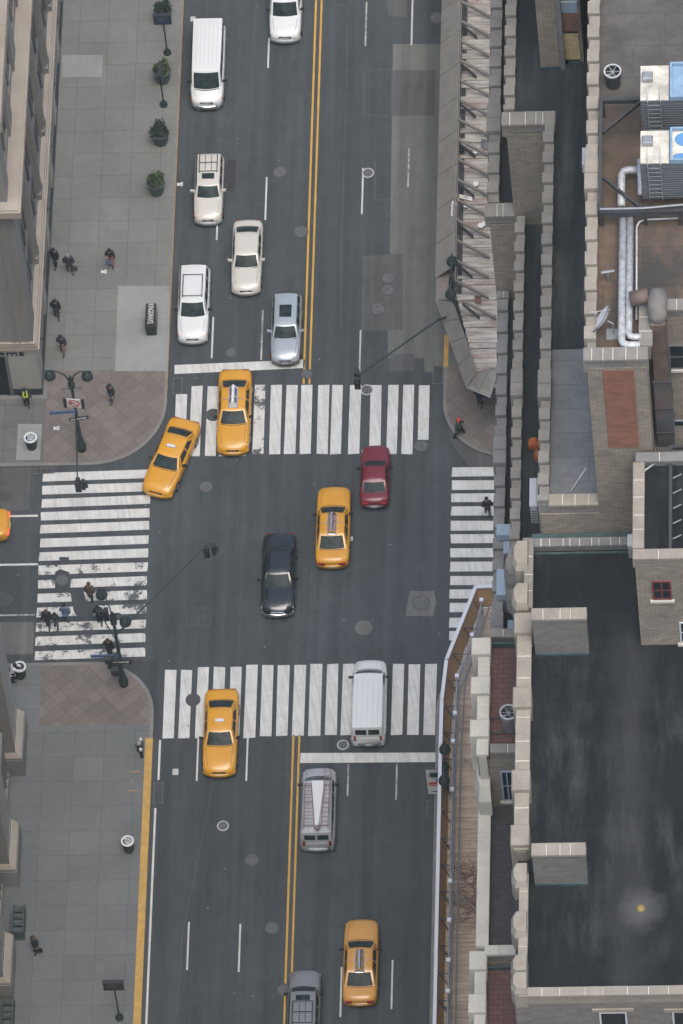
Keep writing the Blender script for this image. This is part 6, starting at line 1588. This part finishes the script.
# ================================================================== PEOPLE
def skinmesh(verts, edges, radii, root=0, sub=1):
    me = bpy.data.meshes.new('t'); me.from_pydata(verts, edges, []); o = bpy.data.objects.new('t', me); C.objects.link(o)
    m = o.modifiers.new('s', 'SKIN'); m.use_smooth_shade = True
    for i, r in enumerate(radii): me.skin_vertices[0].data[i].radius = (r if isinstance(r, tuple) else (r, r))
    for i in range(len(verts)): me.skin_vertices[0].data[i].use_root = (i == root)
    s = o.modifiers.new('u', 'SUBSURF'); s.levels = sub; s.render_levels = sub
    bpy.context.view_layer.update()
    r = bpy.data.meshes.new_from_object(o.evaluated_get(bpy.context.evaluated_depsgraph_get()))
    bpy.data.objects.remove(o); bpy.data.meshes.remove(me); return r
def person(px, py, rz, lab, coat='black', legs='charcoal', hair='black', stride=.25, lean=0.0, h=1.74, skin=0, arms=(.15, -.15), hat=None, long=False, z=ZS, vest=False, bend=0.0, reach=False, reachz=1.05):
    p = at(px, py, z); rt = empty('person', (p.x, p.y, z), lab, 'person', None, rz)
    s = h/1.74; V = []; E = []; Rr = []
    def add(x, y, zz, r, par=None):
        V.append((x*s, y*s, zz*s)); Rr.append(r*s)
        if par is not None: E.append((par, len(V)-1))
        return len(V)-1
    hb = bend
    pel = add(0, 0, .95, .125); sp = add(0, .02+hb*.3, 1.14, .115, pel); ch = add(0, .02+lean+hb*.7, 1.36-hb*.15, .125, sp)
    nk = add(0, .03+lean*1.2+hb*.95, 1.50-hb*.25, .055, ch); hd = add(0, .06+lean*1.3+hb*1.1, 1.60-hb*.3, .088, nk); ht = add(0, .05+lean*1.3+hb*1.15, 1.70-hb*.3, .06, hd)
    body = dict(pel=pel, sp=sp, ch=ch)
    arm = {}
    for sx, sw_ in ((-1, arms[0]), (1, arms[1])):
        sh = add(.17*sx, .0+lean+hb*.7, 1.40-hb*.18, .055, ch)
        if reach: el = add(.24*sx, .22+lean+hb*.8, 1.2-hb*.2, .042, sh); wr = add(.16*sx, .45+lean+hb*.8, reachz, .03, el)
        else: el = add(.25*sx, sw_*.5+lean+hb*.7-.03, 1.13-hb*.1, .042, sh); wr = add(.26*sx, sw_+lean+hb*.6+.06, .90, .030, el)
        hv = Vector(V[wr])/s; pm = add(hv.x, hv.y+.03, hv.z-.06, .034, wr)
        for k in range(4):
            f1 = add(hv.x+(k-1.5)*.012, hv.y+.02+(k-1.5)*.02, hv.z-.12, .0095, pm); add(hv.x-.01*sx+(k-1.5)*.012, hv.y+.035+(k-1.5)*.02, hv.z-(.15+.01*(1-abs(k-1.5)/1.5)), .008, f1)
        t1 = add(hv.x-.03*sx, hv.y+.07, hv.z-.07, .011, wr); add(hv.x-.035*sx, hv.y+.085, hv.z-.11, .009, t1)
        arm[sx] = (sh, el, wr)
    leg = {}
    for sx, st in ((-1, stride), (1, -stride)):
        hp = add(.09*sx, 0, .90, .095, pel); kn = add(.095*sx, st*.55+.04, .50, .062, hp); an = add(.095*sx, st, .10, .042, kn); toe = add(.1*sx, st+.16, .05, .038, an)
        leg[sx] = (hp, kn, an, toe)
    me = skinmesh(V, E, Rr, pel); me.materials.append(SK[skin]); me.name = 'body'
    bo = bpy.data.objects.new('body', me); C.objects.link(bo); bo.parent = rt
    def sub(idx, edges, add_r, mat, nm, extra=None):
        mp = {i: k for k, i in enumerate(idx)}; vv = [V[i] for i in idx]; rr = [Rr[i]+add_r*s for i in idx]; ee = [(mp[a], mp[b]) for a, b in edges]
        if extra: 
            for (par, q, r) in extra: vv.append(tuple(x*s for x in q)); rr.append(r*s); ee.append((mp[par], len(vv)-1))
        m = skinmesh(vv, ee, rr, 0); m.materials.append(mat); m.name = nm; o = bpy.data.objects.new(nm, m); C.objects.link(o); o.parent = rt
        return o
    idx = [pel, sp, ch]+[i for q in arm.values() for i in q]
    ed = [(pel, sp), (sp, ch)]
    for q in arm.values(): ed += [(ch, q[0]), (q[0], q[1]), (q[1], q[2])]
    ex = [(pel, (0, -.02, .72 if long else .86), .17 if long else .155)]
    if long: ex = [(pel, (0, -.02, .62), .19)]
    sub(idx, ed, .052, CL[coat], 'coat', ex)
    idx = [pel]+[i for q in leg.values() for i in q[:3]]; ed = []
    for q in leg.values(): ed += [(pel, q[0]), (q[0], q[1]), (q[1], q[2])]
    sub(idx, ed, .03, CL[legs], 'trousers')
    for q in leg.values():
        mb = MB(); mb.smooth = True; a, b = Vector(V[q[2]]), Vector(V[q[3]])
        mb.tube([a+Vector((0, -.06, -.03)), a+Vector((0, 0, -.02)), b+Vector((0, .0, -.01)), b+Vector((0, .06, -.02))], [.035, .055, .05, .03], 8); mb.build('shoe', CL['black'], rt)
    hv = Vector(V[hd]); mb = MB(); mb.smooth = True
    if hat: mb.lathe((hv.x, hv.y-.01, hv.z), [(.125, .0), (.13, .04), (.12, .12), (.07, .175), (.01, .19)], 12); mb.build('hat', CL[hat], rt)
    else: mb.lathe((hv.x, hv.y-.01, hv.z), [(.09, -.06), (.118, -.02), (.122, .05), (.10, .12), (.05, .155), (.005, .165)], 12); mb.build('hair', HAIR[hair], rt)
    mb = MB(); mb.tube([(hv.x, hv.y+.08, hv.z+.02), (hv.x, hv.y+.125, hv.z-.02)], [.012, .018], 6); mb.build('nose', SK[skin], rt)
    for sx in (-1, 1):
        mb = MB(); mb.ell((hv.x+sx*.035, hv.y+.092, hv.z+.02), (.011, .011), 6, 4); mb.build('eye', HAIR['black'], rt)
    if vest:
        cv = Vector(V[ch]); mb = MB()
        for sx in (-1, 1): mb.tube([(cv.x+sx*.1, cv.y+.17, 1.02*s), (cv.x+sx*.1, cv.y+.165, 1.3*s), (cv.x+sx*.1, cv.y+.05, 1.47*s), (cv.x+sx*.1, cv.y-.12, 1.35*s), (cv.x+sx*.1, cv.y-.14, 1.0*s)], .04, 6)
        mb.tube([(cv.x+.17*math.cos(t), cv.y-.0+.17*math.sin(t), 1.08*s) for t in [k*.6283 for k in range(11)]], .035, 6)
        mb.build('reflective_vest', CL['hivis'], rt)
    return rt
DN, UP = math.pi, 0
person(56, 265, R(160), 'person in long black coat against the shop windows, left of a pair', 'black', 'black', 'black', .22, long=True)
person(70, 271, R(200), 'person in dark jacket carrying a bag, right of the pair by the shops', 'charcoal', 'charcoal', 'grey', .2)
person(111.5, 265, R(180), 'person in black jacket with bare lower legs, alone in mid pavement', 'black', 'pink', 'black', .12, h=1.66)
person(57, 316, R(185), 'person in black bulky coat walking close to the shop windows', 'black', 'charcoal', 'black', .2)
person(63, 352, R(175), 'person in dark jacket with hands together, just above the lamp arm', 'navy', 'tan', 'black', .22, hat='black')
person(112, 401, R(150), 'person in black puffed coat and jeans on the brick corner', 'black', 'denim', 'black', .15, hat='black')
person(27, 405, R(190), 'officer with yellow reflective vest leaning on the corner wall', 'navy', 'black', 'black', .1, vest=True, hat='black')
person(459.5, 436, R(-80), 'person in red cap striding along the north-east corner', 'green', 'black', 'black', .34, hat='red', arms=(.3, -.25), z=Z4)
person(488, 515, R(10), 'person in black jacket and pale trousers on the east crosswalk', 'black', 'grey', 'black', .18, z=Z4, arms=(.0, .05))
person(91, 600, R(0), 'person in brown and black coat on the crosswalk by the lamp globe', 'brown', 'black', 'brown', .18, z=Z4)
person(48.5, 626, R(175), 'tall person in black, left of the three on the west crosswalk', 'black', 'charcoal', 'brown', .16, z=Z4, arms=(.1, .2))
person(56.5, 626.5, R(185), 'shorter child in dark jacket and jeans, middle of the three', 'charcoal', 'denim', 'black', .18, z=Z4, h=1.42)
person(66.5, 621, R(5), 'person in blue jacket and jeans, right of the three on the crosswalk', 'blue', 'denim', 'black', .12, z=Z4)
person(110, 655, R(180), 'person in dark coat half hidden behind the blue corner sign', 'black', 'charcoal', 'brown', .15, z=Z4)
person(100, 622, R(185), 'person in black behind the hanging traffic signals', 'black', 'grey', 'black', .15, z=Z4)
person(14, 681, R(-70), 'worker in white jacket reaching into the corner bin', 'white', 'black', 'black', .12, reach=True, bend=.15)
person(36, 951, R(150), 'lone person in black coat with bag on the lower left pavement', 'black', 'black', 'brown', .1, long=True, h=1.66)
person(480, 404, R(180), 'person in dark blue stepping out under the weathered shed corner', 'navy', 'navy', 'black', .15)
for (px, py, z, lab, m) in [(74.5, 268, ZS+.45, 'dark bag held by the right walker of the pair', 'charcoal'), (39.5, 950, ZS+.4, 'black bag carried by the lone walker', 'black'), (108.5, 262, ZS+.8, 'pale shopping bag at the side of the mid pavement walker', 'blue')]:
    p = at(px, py, z); rt = empty('handbag', (p.x, p.y, z-.15), lab, 'bag')
    mb = MB(); mb.hull6([(-.17, -.07, 0), (.17, -.07, 0), (.17, .07, 0), (-.17, .07, 0)], [(-.14, -.04, .26), (.14, -.04, .26), (.14, .04, .26), (-.14, .04, .26)]); mb.build('pouch', CL[m], rt)
    mb = MB(); mb.tube([(-.09, 0, .26), (-.07, 0, .4), (.07, 0, .4), (.09, 0, .26)], .012, 5); mb.build('strap', CL['black'], rt)

# dry creeper spread over the plywood deck
p = at(476, 893, 4.63); rv = random.Random(4); mb = MB()
def twig(a, d, n, r_):
    pts = [a]
    for k in range(5):
        d = (d+Vector((rv.gauss(0, .35), rv.gauss(0, .35), 0))).normalized(); pts.append(pts[-1]+d*rv.uniform(.12, .22)+Vector((0, 0, rv.uniform(-.01, .02))))
    mb.tube(pts, [r_*(1-.12*k) for k in range(6)], 4)
    if n:
        for q in pts[2:]:
            if rv.random() < .75: twig(q, d+Vector((rv.gauss(0, .8), rv.gauss(0, .8), 0)), n-1, r_*.7)
for k in range(9): twig(Vector((p.x+.7, p.y+rv.uniform(-1.6, 1.6), 4.66)), Vector((-1, rv.gauss(0, .5), 0)), 3, .022)
tag(mb.build('dry_creeper', 'wood'), 'dry brown creeper spreading over the boards of the plywood shed', 'creeper')

# ================================================================== AIR
mb = MB(); mb.box(-330, 330, -340, 330, -1.0, 452); hz = mb.build('haze', [])
hm = bpy.data.materials.new('haze_air'); hm.use_nodes = True; hn = hm.node_tree; hn.nodes.remove(hn.nodes['Principled BSDF'])
pv = hn.nodes.new('ShaderNodeVolumePrincipled'); pv.inputs['Color'].default_value = (.80, .95, 1, 1); pv.inputs['Density'].default_value = HAZE; pv.inputs['Anisotropy'].default_value = .0
hn.links.new(pv.outputs[0], hn.nodes['Material Output'].inputs['Volume']); hz.data.materials.append(hm); hz['kind'] = 'stuff'
